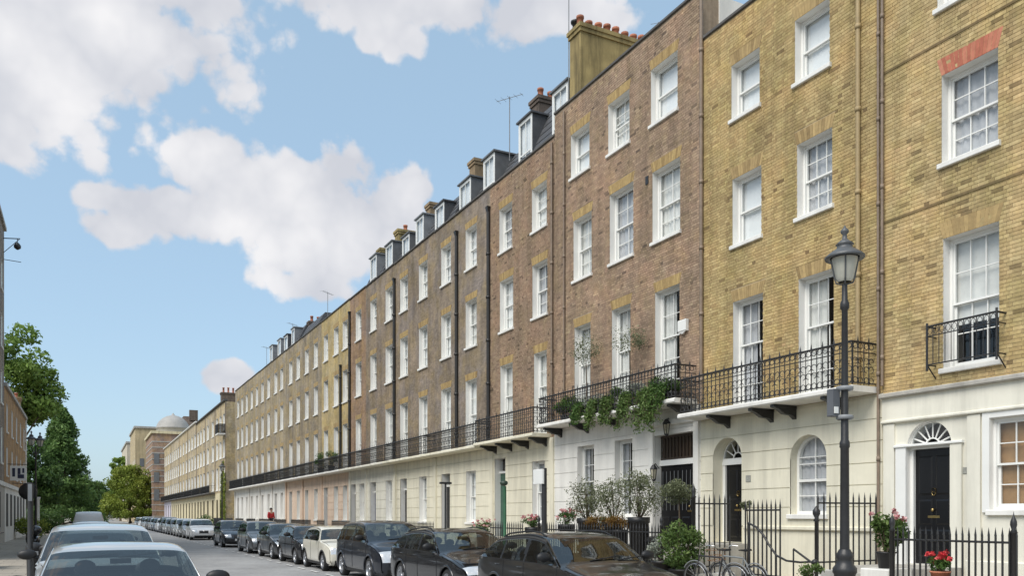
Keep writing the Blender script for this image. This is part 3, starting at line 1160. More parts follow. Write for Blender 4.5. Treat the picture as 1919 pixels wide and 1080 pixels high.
# ------------------------------------------------------------------ doors
def arch_ring(mb, sc, zs, r0, r1, x0, x1, n=18, a0=0.0, a1=math.pi):
    """half ring (moulding or glazing bar) in the wall plane"""
    v, f = [], []
    for i in range(n + 1):
        a = a0 + (a1 - a0) * i / n
        c, q = math.cos(a), math.sin(a)
        v += [(x0, sc + r0 * c, zs + r0 * q), (x0, sc + r1 * c, zs + r1 * q), (x1, sc + r1 * c, zs + r1 * q), (x1, sc + r0 * c, zs + r0 * q)]
    for i in range(n):
        for k in range(4):
            f.append((4 * i + k, 4 * i + (k + 1) % 4, 4 * i + 4 + (k + 1) % 4, 4 * i + 4 + k))
    mb.add(v, f)
def arch_reveal(mb, s0, s1, z0, zs, x0, x1, n=18):
    sc, r = (s0 + s1) / 2, (s1 - s0) / 2
    mb.poly([(x0, s0, z0), (x1, s0, z0), (x1, s0, zs), (x0, s0, zs)])
    mb.poly([(x0, s1, z0), (x0, s1, zs), (x1, s1, zs), (x1, s1, z0)])
    mb.poly([(x0, s0, z0), (x0, s1, z0), (x1, s1, z0), (x1, s0, z0)])
    for i in range(n):
        a, b = math.pi * i / n, math.pi * (i + 1) / n
        mb.poly([(x0, sc + r * math.cos(a), zs + r * math.sin(a)), (x0, sc + r * math.cos(b), zs + r * math.sin(b)),
                 (x1, sc + r * math.cos(b), zs + r * math.sin(b)), (x1, sc + r * math.cos(a), zs + r * math.sin(a))], True)

def door_leaf(house, s0, s1, z0, z1, x, rows=((0.06, 0.30), (0.34, 0.56), (0.60, 0.94)), furniture=True, m=None):
    d = MB().box(x, x + 0.05, s0, s1, z0, z1)
    door = d.build('door', m or M_DOOR, house)
    h, w = z1 - z0, s1 - s0
    for a, b in rows:
        for c, e in ((0.08, 0.46), (0.54, 0.92)):
            p = MB()
            y0, y1, q0, q1 = s0 + w * c, s0 + w * e, z0 + h * a, z0 + h * b
            i = 0.035
            v = [(x - .001, y0, q0), (x - .001, y1, q0), (x - .001, y1, q1), (x - .001, y0, q1), (x - .016, y0 + i, q0 + i), (x - .016, y1 - i, q0 + i), (x - .016, y1 - i, q1 - i), (x - .016, y0 + i, q1 - i)]
            p.add(v, [(4, 7, 6, 5), (0, 4, 5, 1), (1, 5, 6, 2), (2, 6, 7, 3), (3, 7, 4, 0)])
            p.build('door_panel', m or M_DOOR, door)
    if furniture:
        c = (s0 + s1) / 2
        MB().cbox(x - 0.02, x, c - 0.13, c + 0.13, z0 + h * 0.40, z0 + h * 0.40 + 0.05, 0.006).build('letterbox', M_BRASS, door)
        MB().sphere((x - 0.05, c, z0 + h * 0.47), 0.035).build('door_knob', M_BRASS, door)
        k = MB().lathe([(0.045, 0), (0.05, .01), (0.045, .02)], x - .03, c, z0 + h * .64, 10, axis='x')
        k.tube([(x - .02, c + .04 * math.cos(a), z0 + h * .62 + .06 * math.sin(a)) for a in [math.pi * i / 8 + math.pi for i in range(9)]], .008, 5)
        k.build('door_knocker', M_BRASS, door)
    return door

def fan_light(house, s0, s1, zs, x, spokes=6, m=None):
    sc, r = (s0 + s1) / 2, (s1 - s0) / 2
    f = MB()
    arch_ring(f, sc, zs, r - 0.03, r, x, x + 0.06)
    f.box(x - .02, x + 0.07, s0, s1, zs - 0.05, zs + 0.03)
    arch_ring(f, sc, zs, r * 0.30, r * 0.30 + 0.025, x + .008, x + 0.045, 10)
    for i in range(1, spokes):
        a = math.pi * i / spokes
        c, q = math.cos(a), math.sin(a)
        f.tube([(x + .026, sc + r * .31 * c, zs + r * .31 * q), (x + .026, sc + (r - .04) * c, zs + (r - .04) * q)], 0.019, 4)
    fo = f.build('fanlight', m or M_WHITE, house)
    for i in range(spokes):
        p = [(x + .03, sc + rr * math.cos(a), zs + rr * math.sin(a)) for rr, seq in ((r * .32, (0, .5, 1)), (r - .03, (1, .5, 0))) for a in [math.pi * (i + k) / spokes for k in seq]]
        MB().add(p, [tuple(range(6))]).build('pane', M_GLASS, fo)
    b = MB()
    b.poly([(x + 0.5, s0 - .2, zs - .1), (x + 0.5, s1 + .2, zs - .1), (x + 0.5, s1 + .2, zs + r + .2), (x + 0.5, s0 - .2, zs + r + .2)])
    b.build('room', M_ROOM, fo)
    return fo

def steps(name, label, s0, s1, ztop, x0=12.4, n=5, m=None, x1=D):
    t = thing(name, label, 'steps', ((x0 + x1) / 2, (s0 + s1) / 2, PV))
    rise = (ztop - PV) / n
    for i in range(n):
        xa = x0 + 0.30 * i
        xb = x1 - 0.03 if i == n - 1 else xa + 0.30
        MB().box(xa, xb, s0, s1, PV - .004, PV + rise * (i + 1)).build('step', m or M_STONE, t)
    return t

HOUSE_S = {}
# ================================================================== house with the red brick arch, at the right edge
sA0, sA1 = 4.6, S(1655)
zA = Zp(1657, 742)
A = thing('terraced_house', 'yellow stock brick house with red brick window arch and brown blinds, at the right edge', 'house', (D, (sA0 + sA1) / 2, PV))
topA = 16.2
wA3 = px_window(1757, 1868, -150, 18)
wA2 = px_window(1765, 1871, 142, 308)
wA1 = px_window(1768, 1873, 448, 692)
wA = [wA3, wA2, wA1]
wA_next = [(a - 2.75, b - 2.75, c, d) for a, b, c, d in wA]
wA = wA + wA_next
front_wall(A, sA0, sA1, zA, topA, wA, 'stock', None, part_bricks=lambda q: S(1916) < q[0] and q[2] < 13.2)
flat_arch(A, wA2[0], wA2[1], wA2[3], ARCH_R, 0.34, 0.10)
flat_arch(A, wA1[0], wA1[1], wA1[3], ARCH_S, 0.32, 0.09)
sash_window(A, *wA3, 3, (2, 2), curtain='net')
sash_window(A, *wA2, 3, (2, 2), curtain='grey')
sash_window(A, *wA1, 3, (2, 2), curtain='half')
for w_, k_ in zip(wA_next, ('net', 'drapes', 'grey')):
    sash_window(A, *w_, 3, (2, 2), curtain=k_)
    flat_arch(A, w_[0], w_[1], w_[3], ARCH_S, 0.32, 0.09)
for zc in (Zp(1657, 420), Zp(1657, 140)):
    MB().box(D - .022, D - .001, sA0 + .01, sA1 - .02, zc, zc + .05).build('string_course', bset('stock')[0], A)
# ground floor
dA = (S(1783), S(1700))
zsA = Zp(1740, 836)
zdA = Zp(1705, 1057)
gwA = (S(1855) - 1.45, S(1857), Zp(1866, 957), Zp(1866, 784))
holesA = [(dA[0], dA[1], zdA, zsA, True), (gwA[0], gwA[1], gwA[2], gwA[3], False)]
wall_mesh(b := MB(), sA0, sA1, -0.05, zA, holesA, D)
stA = b.build('stucco_front', M_CREAM2, A)
f0, f1 = Zp(1657, 790), Zp(1657, 742)
MB().box(D - .05, D - .001, sA0, sA1 - .01, f0, f1 - .08).build('fascia', M_CREAM2, A)
MB().cbox(D - .15, D - .001, sA0, sA1 - .005, f1 - .08, f1 + .02, .02).build('cornice', M_STONE, A)
MB().cbox(D - .09, D - .001, sA0, sA1 - .008, f0 - .07, f0 - .001, .02).build('cornice', M_CREAM2, A)
for xx in (1827, 1668):
    s = S(xx)
    MB().box(D - .045, D - .001, s - .13, s + .13, 0.9, f0 - .08).build('pilaster', M_CREAM2, A)
MB().cbox(D - .05, D - .001, sA0, dA[0] - .32, 0.55, 0.95, .02).build('plinth', M_CREAM2, A)
rv = MB(); arch_reveal(rv, dA[0], dA[1], zdA, zsA, D - .002, D + .42); rv.build('reveal', M_REVEAL, A)
fan_light(A, dA[0], dA[1], zsA, D + .10, 8)
for s in (dA[0], dA[1] - .07):
    MB().box(D + .10, D + .24, s, s + .07, zdA, zsA - .05).build('door_jamb', M_WHITE, A)
MB().box(D - .05, D - .001, dA[1], dA[1] + .24, zdA - .1, zsA).build('pilaster', M_WHITE, A)
MB().box(D - .05, D - .001, dA[0] - .24, dA[0], zdA - .1, zsA).build('pilaster', M_CREAM2, A)
MB().cbox(D - .08, D + .16, dA[0] - .27, dA[1] + .27, zsA, zsA + .055, .012).build('transom', M_WHITE, A)
door_leaf(A, dA[0] + .07, dA[1] - .07, zdA, zsA - .05, D + .17)
sash_window(A, *gwA, 4, (2, 2), curtain='brown', r=0.08)
MB().cbox(D - .05, D - .001, gwA[0] - .14, gwA[0] - .002, gwA[2] - .05, gwA[3] + .14, .01).build('architrave', M_WHITE, A)
MB().cbox(D - .05, D - .001, gwA[1] + .002, gwA[1] + .14, gwA[2] - .05, gwA[3] + .14, .01).build('architrave', M_WHITE, A)
MB().cbox(D - .045, D - .001, gwA[0] - .002, gwA[1] + .002, gwA[3] + .002, gwA[3] + .14, .01).build('architrave', M_WHITE, A)
# number plate and bell push
M_NUM = mat('worn_number_plate', (0.30, 0.30, 0.27), 0.6, 0.25, 30.0)
def number(house, s, z, w, h, x):
    MB().cbox(x, x + .012, s - w / 2, s + w / 2, z, z + h, .004).build('number_plate', M_NUM, house)
number(A, S(1806), Zp(1806, 889), 0.17, 0.13, D - .014)
MB().box(D - .04, D - .001, S(1795), S(1789), Zp(1792, 970), Zp(1792, 960)).build('bell_push', M_IRON, A)
parapet(A, sA0, sA1, topA)
house_body(A, sA0, sA1, topA, bset('stock')[1])
downpipe(A, S(1657.5), zA + .2, topA - .2, M_BPIPE, 0.032, hopper=False)
# little iron balconet of the first floor window
zb = wA1[2] - 0.02
bal = thing('window_balconet', 'small black iron balconet across the first floor window above the right-hand black door', 'balconet', (D, (wA1[0] + wA1[1]) / 2, zb))
r = MB()
bs0, bs1 = wA1[0] - .12, wA1[1] + .16
xo = D - .27
for z, q in ((zb + .85, .02), (zb + .10, .014), (zb + .66, .012)):
    pts = [(D, bs0, z), (xo, bs0, z), (xo, bs1, z), (D, bs1, z)]
    for i in range(3):
        r.tube([pts[i], pts[i + 1]], q, 6)
for s in (bs0, bs1):
    r.tube([(xo, s, zb - .02), (xo, s, zb + .92)], .024, 6)
    r.tube([(D - .01, s, zb - .15), (xo, s, zb + .1)], .014, 5)
r.build('rail', M_IRON, bal)
nb = 11
bm_ = MB().tube([(0, 0, .1), (0, 0, .85)], .009, 5).data('baluster', (0, 0, 0)); bm_.materials.append(M_IRON)
for i in range(1, nb):
    place('baluster', bm_, (xo, bs0 + (bs1 - bs0) * i / nb, zb), bal)
for i in range(nb):
    s = bs0 + (bs1 - bs0) * (i + .5) / nb
    MB().tube([(xo, s + .045 * math.cos(k * math.pi / 5), zb + .755 + .07 * math.sin(k * math.pi / 5)) for k in range(11)], .007, 4, False).build('scroll', M_IRON, bal)

# ================================================================== house with the arched ground floor window
sB0, sB1 = S(1655), S(1314)
topB = Zp(1314, 78)
slabB = Zp(1640, 727)
Bh = thing('terraced_house', 'golden stock brick house two windows wide with arched door and arched ground floor window', 'house', (D, (sB0 + sB1) / 2, PV))
wB = [px_window(*q) for q in ((1371, 1424, 124, 226), (1490, 1555, 39, 158), (1373, 1427, 337, 462), (1494, 1560, 272, 410))]
wB1 = [px_window(1374, 1430, 567, 700), px_window(1497, 1563, 524, 700)]
wB1 = [(a, b, slabB + .02, d) for a, b, c, d in wB1]
front_wall(Bh, sB0, sB1, slabB - .14, topB, wB + wB1, 'gold', ARCH_S)
kinds = ['blind', 'blind', 'blind', 'grey']
for w, k, op in zip(wB, kinds, (0, .0, 0, 0)):
    sash_window(Bh, *w, 1 if k == 'blind' else 3, (1, 1) if k == 'blind' else (2, 2), curtain=k, open_=op)
for w in wB1:
    sash_window(Bh, *w, 3, (2, 3), curtain='side', sill=False)
dB = (S(1391), S(1337))
zcB = Zp(1364, 821)
zsB = zcB - (dB[1] - dB[0]) / 2
zdB = Zp(1360, 1017)
aB = (S(1550), S(1482))
zaB = Zp(1515, 815) - (aB[1] - aB[0]) / 2
zabB = Zp(1500, 965)
stucco(Bh, sB0, sB1, -.05, slabB - .14, [(dB[0], dB[1], zdB, zsB, True), (aB[0], aB[1], zabB, zaB, True)], M_CREAM, course=0.468, first=Zp(1450, 987))
MB().cbox(D - .07, D - .001, sB0 + .01, dB[0] - .1, Zp(1450, 987) - .09, Zp(1450, 987) + .01, .02).build('plinth', M_CREAM, Bh)
for (s0, s1, z0, zs, dp) in ((*dB, zdB, zsB, .62), (*aB, zabB, zaB, .34)):
    rv = MB(); arch_reveal(rv, s0, s1, z0, zs, D - .022, D + dp); rv.build('reveal', M_CREAM, Bh)
fan_light(Bh, dB[0], dB[1], zsB, D + .34, 6)
MB().box(D + .30, D + .46, dB[0], dB[1], zsB - .14, zsB - .051).build('transom', M_WHITE, Bh)
for s in (dB[0], dB[1] - .10):
    MB().box(D + .32, D + .46, s, s + .10, zdB, zsB - .14).build('door_jamb', M_WHITE, Bh)
door_leaf(Bh, dB[0] + .10, dB[1] - .10, zdB, zsB - .14, D + .38)
number(Bh, S(1404), Zp(1404, 904), 0.17, 0.17, D - .036)
# round headed sash
def arched_sash(house, s0, s1, z0, zs, x, cols=3):
    f = MB()
    sc, r = (s0 + s1) / 2, (s1 - s0) / 2
    arch_ring(f, sc, zs, r - .07, r, x, x + .1)
    f.box(x, x + .1, s0, s0 + .07, z0, zs)
    f.box(x, x + .1, s1 - .07, s1, z0, zs)
    f.box(x - .02, x + .1, s0 + .07, s1 - .07, z0, z0 + .08)
    mid = z0 + (zs + r - z0) * .43
    f.box(x - .01, x + .08, s0 + .07, s1 - .07, mid - .03, mid + .03)
    rr = r - .06
    zr = [(z0 + .08 + mid) / 2, mid + (zs + r - mid) * .37, zs + .04]
    for i in range(1, cols):
        c = s0 + .07 + (s1 - s0 - .14) * i / cols
        top = zs + math.sqrt(max(0, rr * rr - (c - sc) ** 2))
        f.box(x + .02, x + .06, c - .012, c + .012, z0 + .08, top)
    for z in zr:
        w = rr if z < zs else math.sqrt(rr * rr - (z - zs) ** 2)
        f.box(x + .022, x + .058, sc - w, sc + w, z - .012, z + .012)
    win = f.build('sash_window', M_WHITE, house)
    edges = [s0 + .07 + (s1 - s0 - .14) * i / cols for i in range(cols + 1)]
    lv = [z0 + .08, zr[0], mid, zr[1], zr[2]]
    for i in range(cols):
        for j in range(len(lv) - 1):
            MB().add([(x + .04, edges[i], lv[j]), (x + .04, edges[i], lv[j + 1]), (x + .04, edges[i + 1], lv[j + 1]), (x + .04, edges[i + 1], lv[j])], [(0, 1, 2, 3)]).build('pane', M_GLASS, win)
        zt = lambda s: zs + math.sqrt(max(0, rr * rr - (s - sc) ** 2))
        q = [(x + .04, edges[i], lv[-1]), (x + .04, edges[i + 1], lv[-1])] + [(x + .04, e, max(lv[-1], zt(e))) for e in [edges[i + 1] + (edges[i] - edges[i + 1]) * k / 5 for k in range(6)]]
        MB().add(q, [tuple(range(len(q)))]).build('pane', M_GLASS, win)
    room_behind(win, s0 - .02, s1 + .02, z0, zs + r, x + .1, 'grey')
    return win
wa = arched_sash(Bh, aB[0], aB[1], zabB, zaB, D + .2, 2)
MB().cbox(D - .09, D + .2, aB[0] - .06, aB[1] + .06, zabB - .11, zabB + .004, .012).build('sill', M_SILL, wa)
parapet(Bh, sB0, sB1, topB, M_COPING)
house_body(Bh, sB0, sB1, topB, bset('gold')[1])
downpipe(Bh, S(1650), 0.6, topB - .3, M_BPIPE, 0.03, hopper=False)
downpipe(Bh, S(1612), slabB + .1, topB - .3, mat('buff_pipe_paint', (0.36, 0.27, 0.14), .6, .15), 0.05, hopper=False)
balcony('balcony', 'stone balcony with black scrolled iron railing above the arched ground floor window', sB0 + .12, sB1 + .02, slabB, 0.80,
        brackets=[S(x, 14.6) for x in (1345, 1425, 1467, 1562)], slab_mat=M_STWHITE)

# ================================================================== the three-window house with the planted balcony
sC0, sC1 = S(1314), S(1040)
topC = Zp(1060, 199)
slabC = Zp(1290, 752) 
Ch = thing('terraced_house', 'russet brick house three windows wide with tall chimney and ferns spilling from its balcony', 'house', (D, (sC0 + sC1) / 2, PV))
wC = [px_window(*q) for q in ((1070, 1105, 254, 336), (1140, 1180, 197, 291), (1220, 1270, 132, 236), (1075, 1109, 415, 528), (1143, 1187, 366, 496), (1223, 1275, 324, 456))]
wC1 = [px_window(1077, 1107, 615, 700), px_window(1147, 1182, 582, 700), px_window(1228, 1274, 549, 700)]
wC1 = [(a, b, slabC + .02, d) for a, b, c, d in wC1]
front_wall(Ch, sC0, sC1, slabC - .14, topC, wC + wC1, 'russet', ARCH_Y)
for w, k, op in zip(wC, ('blind', 'net', 'blind', 'net', 'grey', 'net'), (0, .16, 0, 0, 0, 0)):
    sash_window(Ch, *w, 1 if k == 'blind' else 2, (1, 1) if k == 'blind' else (2, 2), curtain=k, open_=op)
for w in wC1:
    sash_window(Ch, *w, 2, (2, 3), curtain='side', sill=False)
gC = [px_window(1083, 1114, 838, 948), px_window(1153, 1186, 827, 948)]
gC = [(a, b, 1.75, d) for a, b, c, d in gC]
dC = (S(1303), S(1228))
zdC, zlC, ztC = 1.0, Zp(1230, 872), Zp(1230, 818)
stucco(Ch, sC0, sC1, -.05, slabC - .14, [(a, b, c, d, False) for a, b, c, d in gC] + [(dC[0], dC[1], zdC, ztC, False)], M_STWHITE, course=0.50, first=1.30)
for w in gC:
    sash_window(Ch, *w, 2, (2, 2), curtain='drapes')
rv = MB()
for s in dC:
    rv.poly([(D - .02, s, zdC), (D + .5, s, zdC), (D + .5, s, ztC), (D - .02, s, ztC)])
rv.poly([(D - .02, dC[0], ztC), (D + .5, dC[0], ztC), (D + .5, dC[1], ztC), (D - .02, dC[1], ztC)])
rv.build('reveal', M_STWHITE, Ch)
for s in (dC[0] - .22, dC[1] + .01):
    MB().box(D - .09, D - .023, s, s + .21, .3, ztC + .25).build('pilaster', M_STWHITE, Ch)
MB().cbox(D - .14, D - .001, dC[0] - .3, dC[1] + .3, ztC + .25, ztC + .42, .03).build('door_hood', M_STWHITE, Ch)
MB().box(D + .16, D + .32, dC[0], dC[1], zlC - .03, zlC + .13).build('transom', M_WHITE, Ch)
M_DKTIM = mat('dark_oak', (0.05, 0.035, 0.026), 0.35, 0.2, 6.0)
tl = MB()
tl.box(D + .2, D + .27, dC[0], dC[1], ztC - .07, ztC)
tl.box(D + .2, D + .27, dC[0], dC[1], zlC + .13, zlC + .19)
for i in range(13):
    s = dC[0] + (dC[1] - dC[0]) * i / 12
    tl.box(D + .21, D + .25, s - .02, s + .02, zlC + .15, ztC - .03)
tlo = tl.build('grille', M_DKTIM, Ch)
MB().box(D + .285, D + .30, dC[0], dC[1], zlC + .13, ztC).build('pane', mat('amber_glass', (0.10, 0.07, 0.05), .15, .1), tlo)
w2 = (dC[1] - dC[0]) / 2
for k in range(2):
    a = dC[0] + w2 * k
    dl = door_leaf(Ch, a + .005, a + w2 - .005, zdC, zlC - .04, D + .22, rows=((0.06, 0.34),), furniture=(k == 0))
    g = MB()
    for i in range(5):
        s = a + .10 + (w2 - .2) * i / 4
        g.tube([(D + .205, s, zdC + .95), (D + .205, s, zlC - .2)], .012, 5)
    for z in (zdC + 1.25, zdC + 1.55):
        g.tube([(D + .205, a + .1, z), (D + .205, a + w2 - .1, z)], .01, 5)
    g.build('grille', mat('steel_grille', (0.25, 0.25, 0.25), .4, .1, metal=.8), dl)
def wall_lantern(house, s, z, x=D - .02, drop=.02):
    l = MB()
    l.tube([(x, s, z + .1), (x - .14, s, z + .24), (x - .2, s, z + .2)], .014, 6)
    l.lathe([(.001, .22), (.05, .2), (.12, .1), (.125, .08), (.11, .07)], x - .2, s, z, 6, False)
    for k in range(6):
        a = 2 * math.pi * k / 6
        l.tube([(x - .2 + .105 * math.cos(a), s + .105 * math.sin(a), z + .08), (x - .2 + .065 * math.cos(a), s + .065 * math.sin(a), z - .22)], .008, 4)
    l.lathe([(.065, -.21), (.07, -.24), (.03, -.27), (.001, -.30)], x - .2, s, z, 6, False)
    lo = l.build('wall_lantern', M_IRON, house)
    MB().lathe([(.1, .07), (.06, -.21)], x - .2, s, z, 6, False).build('pane', glass_mat('lantern_glass', (.9, .88, .8)), lo)
wall_lantern(Ch, S(1250, 14.8), Zp(1249, 800, 14.8))
wall_lantern(Ch, S(1226, 14.8), Zp(1226, 885, 14.8))
ab = MB().cbox(D - .11, D - .012, S(1291), S(1275.5), Zp(1284, 622), Zp(1284, 600), .02)
ab.add([(D - .11, S(1291), Zp(1284, 622)), (D - .11, S(1275.5), Zp(1284, 622)), (D - .09, (S(1291) + S(1275.5)) / 2, Zp(1284, 627)), (D - .02, (S(1291) + S(1275.5)) / 2, Zp(1284, 627))], [(0, 1, 2), (0, 2, 3), (1, 3, 2)])
ab.build('alarm_box', M_WHITE, Ch)
parapet(Ch, sC0, sC1, topC)
house_body(Ch, sC0, sC1, topC, bset('russet')[1])
MB().box(D + .62, D + 6, sC0 - .03, sC0 + .2, topB - .6, topC + .04).build('rendered_upstand', M_STWHITE, Ch)
chimney(Ch, S(1088, 15.45), S(1068, 15.45), 15.45, 18.9, topC - .3, Zp(1068, 62, 15.45), M_CHIM, 9, 0.42)
cowl = MB().lathe([(.10, 0), (.10, .35), (.16, .36), (.17, .44), (.04, .52), (.001, .53)], 15.9, S(1078, 15.9), Zp(1068, 62, 15.45) + .3, 10)
cowl.build('chimney_cowl', M_IRON, Ch)
downpipe(Ch, S(1318), 4.9, topC - .3, M_BPIPE, .05, hopper=False)
downpipe(Ch, S(1060), 4.9, topC - .2, M_BPIPE, .035, hopper=False)
MB().box(D - .035, D + .1, S(1216), S(1211), Zp(1213, 346), Zp(1213, 331)).build('air_brick', M_IRON, Ch)
aerial(Ch, 17.6, S(1238, 17.6), topC - .3, 2.6, 6, 0.8)
MB().tube([(15.5, S(1066, 15.5), topC), (15.5, S(1066, 15.5), topC + 5.5)], .018, 5).build('aerial', M_LEAD, Ch)
balC = balcony('balcony', 'planted stone balcony with iron railing on the russet three-window house', sC0 + .15, sC1 - .1, slabC, 0.80,
        brackets=[sC0 + .5 + i * (sC1 - sC0 - 1) / 4 for i in range(5)], slab_mat=M_STWHITE)

# ================================================================== the red-brown house with a slate mansard
sD0, sD1 = S(1040), S(919)
topD = Zp(1032, 262)
slabD = Zp(965, 826) + .02
Dh = thing('terraced_house', 'red-brown brick house two windows wide with yellow window arches and steep slate roof', 'house', (D, (sD0 + sD1) / 2, PV))
wD = [px_window(*q) for q in ((936, 960, 394, 476), (997, 1025, 356, 437), (937, 962, 529, 624), (998, 1026, 499, 598))]
wD1 = [px_window(938, 961, 687, 720), px_window(1001, 1025, 664, 720)]
wD1 = [(a, b, slabD + .02, d) for a, b, c, d in wD1]
front_wall(Dh, sD0, sD1, slabD - .14, topD, wD + wD1, 'brown', ARCH_Y)
for w, k in zip(wD, ('drapes', 'net', 'net', 'drapes')):
    sash_window(Dh, *w, 2, (2, 2), curtain=k)
for w in wD1:
    sash_window(Dh, *w, 2, (2, 3), curtain='net', sill=False)
gD = [px_window(998, 1022, 866, 950)]
gD = [(a, b, 1.5, d) for a, b, c, d in gD]
dD = (S(948), S(928))
zdD, zsD = 0.95, Zp(938, 885)
stucco(Dh, sD0, sD1, -.05, slabD - .14, [(a, b, c, d, False) for a, b, c, d in gD] + [(dD[0], dD[1], zdD, zsD + .55, False)], M_CREAM, course=0.5, first=1.3)
for w in gD:
    sash_window(Dh, *w, 2, (2, 2), curtain='net')
def simple_door(house, s0, s1, z0, z1, m, rec=.25, near=False):
    rv = MB()
    for s in (s0, s1):
        rv.poly([(D - .02, s, z0), (D + rec + .1, s, z0), (D + rec + .1, s, z1), (D - .02, s, z1)])
    rv.poly([(D - .02, s0, z1), (D + rec + .1, s0, z1), (D + rec + .1, s1, z1), (D - .02, s1, z1)])
    rv.build('reveal', M_REVEAL, house)
    zt = z1 - .55
    d = MB().box(D + rec, D + rec + .05, s0, s1, z0, zt - .05)
    for a, b in ((.06, .32), (.38, .58), (.63, .95)):
        for c, e in ((.1, .46), (.54, .9)):
            d.box(D + rec - .015, D + rec, s0 + (s1 - s0) * c, s0 + (s1 - s0) * e, z0 + (zt - z0) * a, z0 + (zt - z0) * b)
    dd = d.build('door', m, house)
    MB().box(D + rec - .05, D + rec + .06, s0, s1, zt - .05, zt + .04).build('transom', M_WHITE, dd)
    MB().add([(D + rec, s0, zt + .04), (D + rec, s0, z1), (D + rec, s1, z1), (D + rec, s1, zt + .04)], [(0, 1, 2, 3)]).build('fanlight_pane', M_GLASS, dd)
    MB().box(D + rec + .2, D + rec + .22, s0, s1, zt, z1).build('room', M_ROOM, dd)
M_GDOOR = mat('green_door_paint', (0.03, 0.09, 0.06), .3, .1, coat=.3)
M_BDOOR = mat('blue_door_paint', (0.04, 0.06, 0.12), .3, .1, coat=.3)
M_WDOOR = mat('pale_door_paint', (0.45, 0.46, 0.46), .4, .1)
simple_door(Dh, dD[0], dD[1], zdD, zsD + .55, M_GDOOR)
MB().box(D - .07, D - .023, sD0 + .02, sD0 + .35, .4, slabD - .15).build('pilaster', M_CREAM, Dh)
MB().box(D - .07, D - .023, sD1 - .35, sD1 - .02, .4, slabD - .15).build('pilaster', M_CREAM, Dh)
parapet(Dh, sD0, sD1, topD)
house_body(Dh, sD0, sD1, topD, bset('brown')[1])
mansard(Dh, sD0 + .1, sD1 - .1, topD, 3.1, run=1.5)
for w in wD[:2]:
    c = (w[0] + w[1]) / 2
    dormer(Dh, c - .58, c + .58, topD - .3, topD + 2.5)
chimney(Dh, sD1 - .75, sD1 - .05, D + 1.9, D + 4.4, topD, topD + 4.0, M_CHIM3, 5)
aerial(Dh, D + 1.4, S(955, D + 1.4), topD + 1.8, 2.8, 5, -1.0)
downpipe(Dh, S(1037), 4.9, topD - .2, M_BPIPE, .045, hopper=False)
balcony('balcony', 'black iron balcony of the red-brown house beneath its yellow arched windows', sD0 + .25, sD1 - .02, slabD, 0.8,
        brackets=[sD0 + .6 + i * (sD1 - sD0 - 1.2) / 3 for i in range(4)], near=True, slab_mat=M_CREAM)

# ================================================================== the long run of the terrace
def bm_far(n, c1, c2=None, mo=None):
    c1 = tuple(v * 1.2 for v in c1)
    c2 = tuple(v * 1.2 for v in c2) if c2 else tuple(v * .75 for v in c1)
    return brick_mat('brick_' + n, c1, c2, mo or tuple(v * .95 for v in c1))
K_DARK = bm_far('sooty_brown', (0.235, 0.19, 0.145))
K_DARK2 = bm_far('sooty_umber', (0.24, 0.19, 0.14))
K_RED = bm_far('rose_brown', (0.28, 0.19, 0.125))
K_YEL = bm_far('bright_yellow', (0.40, 0.31, 0.16), (0.34, 0.265, 0.135))
K_TAN = bm_far('tan', (0.275, 0.225, 0.155))
K_TAN2 = bm_far('warm_tan', (0.305, 0.25, 0.17))
FAR = [  # boundaries (near, far), window centres, brick, stucco, words for the label
    ((919, 815), (883, 836), K_DARK, M_CREAM, 'dark sooty brick house with twin dormers next to the red-brown house', 2),
    ((815, 740), (793, 757), K_DARK2, M_CREAM, 'dark brown brick house with twin dormers, second beyond the red-brown house', 2),
    ((740, 686), (729, 700), K_DARK2, M_CREAM2, 'dark brown brick house with twin dormers, third beyond the red-brown house', 2),
    ((686, 656), (672,), K_RED, M_CREAM2, 'narrow rose-brown brick house one window wide beside the yellow house', 1),
    ((656, 603), (647, 630, 611), K_YEL, M_PEACH, 'bright yellow brick house three windows wide in the long terrace', 0),
    ((603, 567), (592, 575), K_TAN, M_PEACH, 'tan brick house with peach ground floor, first beyond the bright yellow house', 0),
    ((567, 536), (559, 545), K_TAN, M_PEACH, 'tan brick house with slate roof hump, second beyond the bright yellow house', 3),
    ((536, 510), (528, 517), K_TAN2, M_STWHITE, 'tan brick house with white ground floor, third beyond the bright yellow house', 2),
    ((510, 487), (503.5, 492), K_TAN2, M_STWHITE, 'tan brick house with twin dormers, fourth beyond the bright yellow house', 2),
    ((487, 467), (481.6, 472), K_TAN2, M_STWHITE, 'tan brick house with plain parapet, fifth beyond the bright yellow house', 0),
    ((467, 441), (462.5, 454, 446.5), K_TAN2, M_STWHITE, 'tan brick end house closing the long terrace at the side street', 0),
]
FLAB = {}
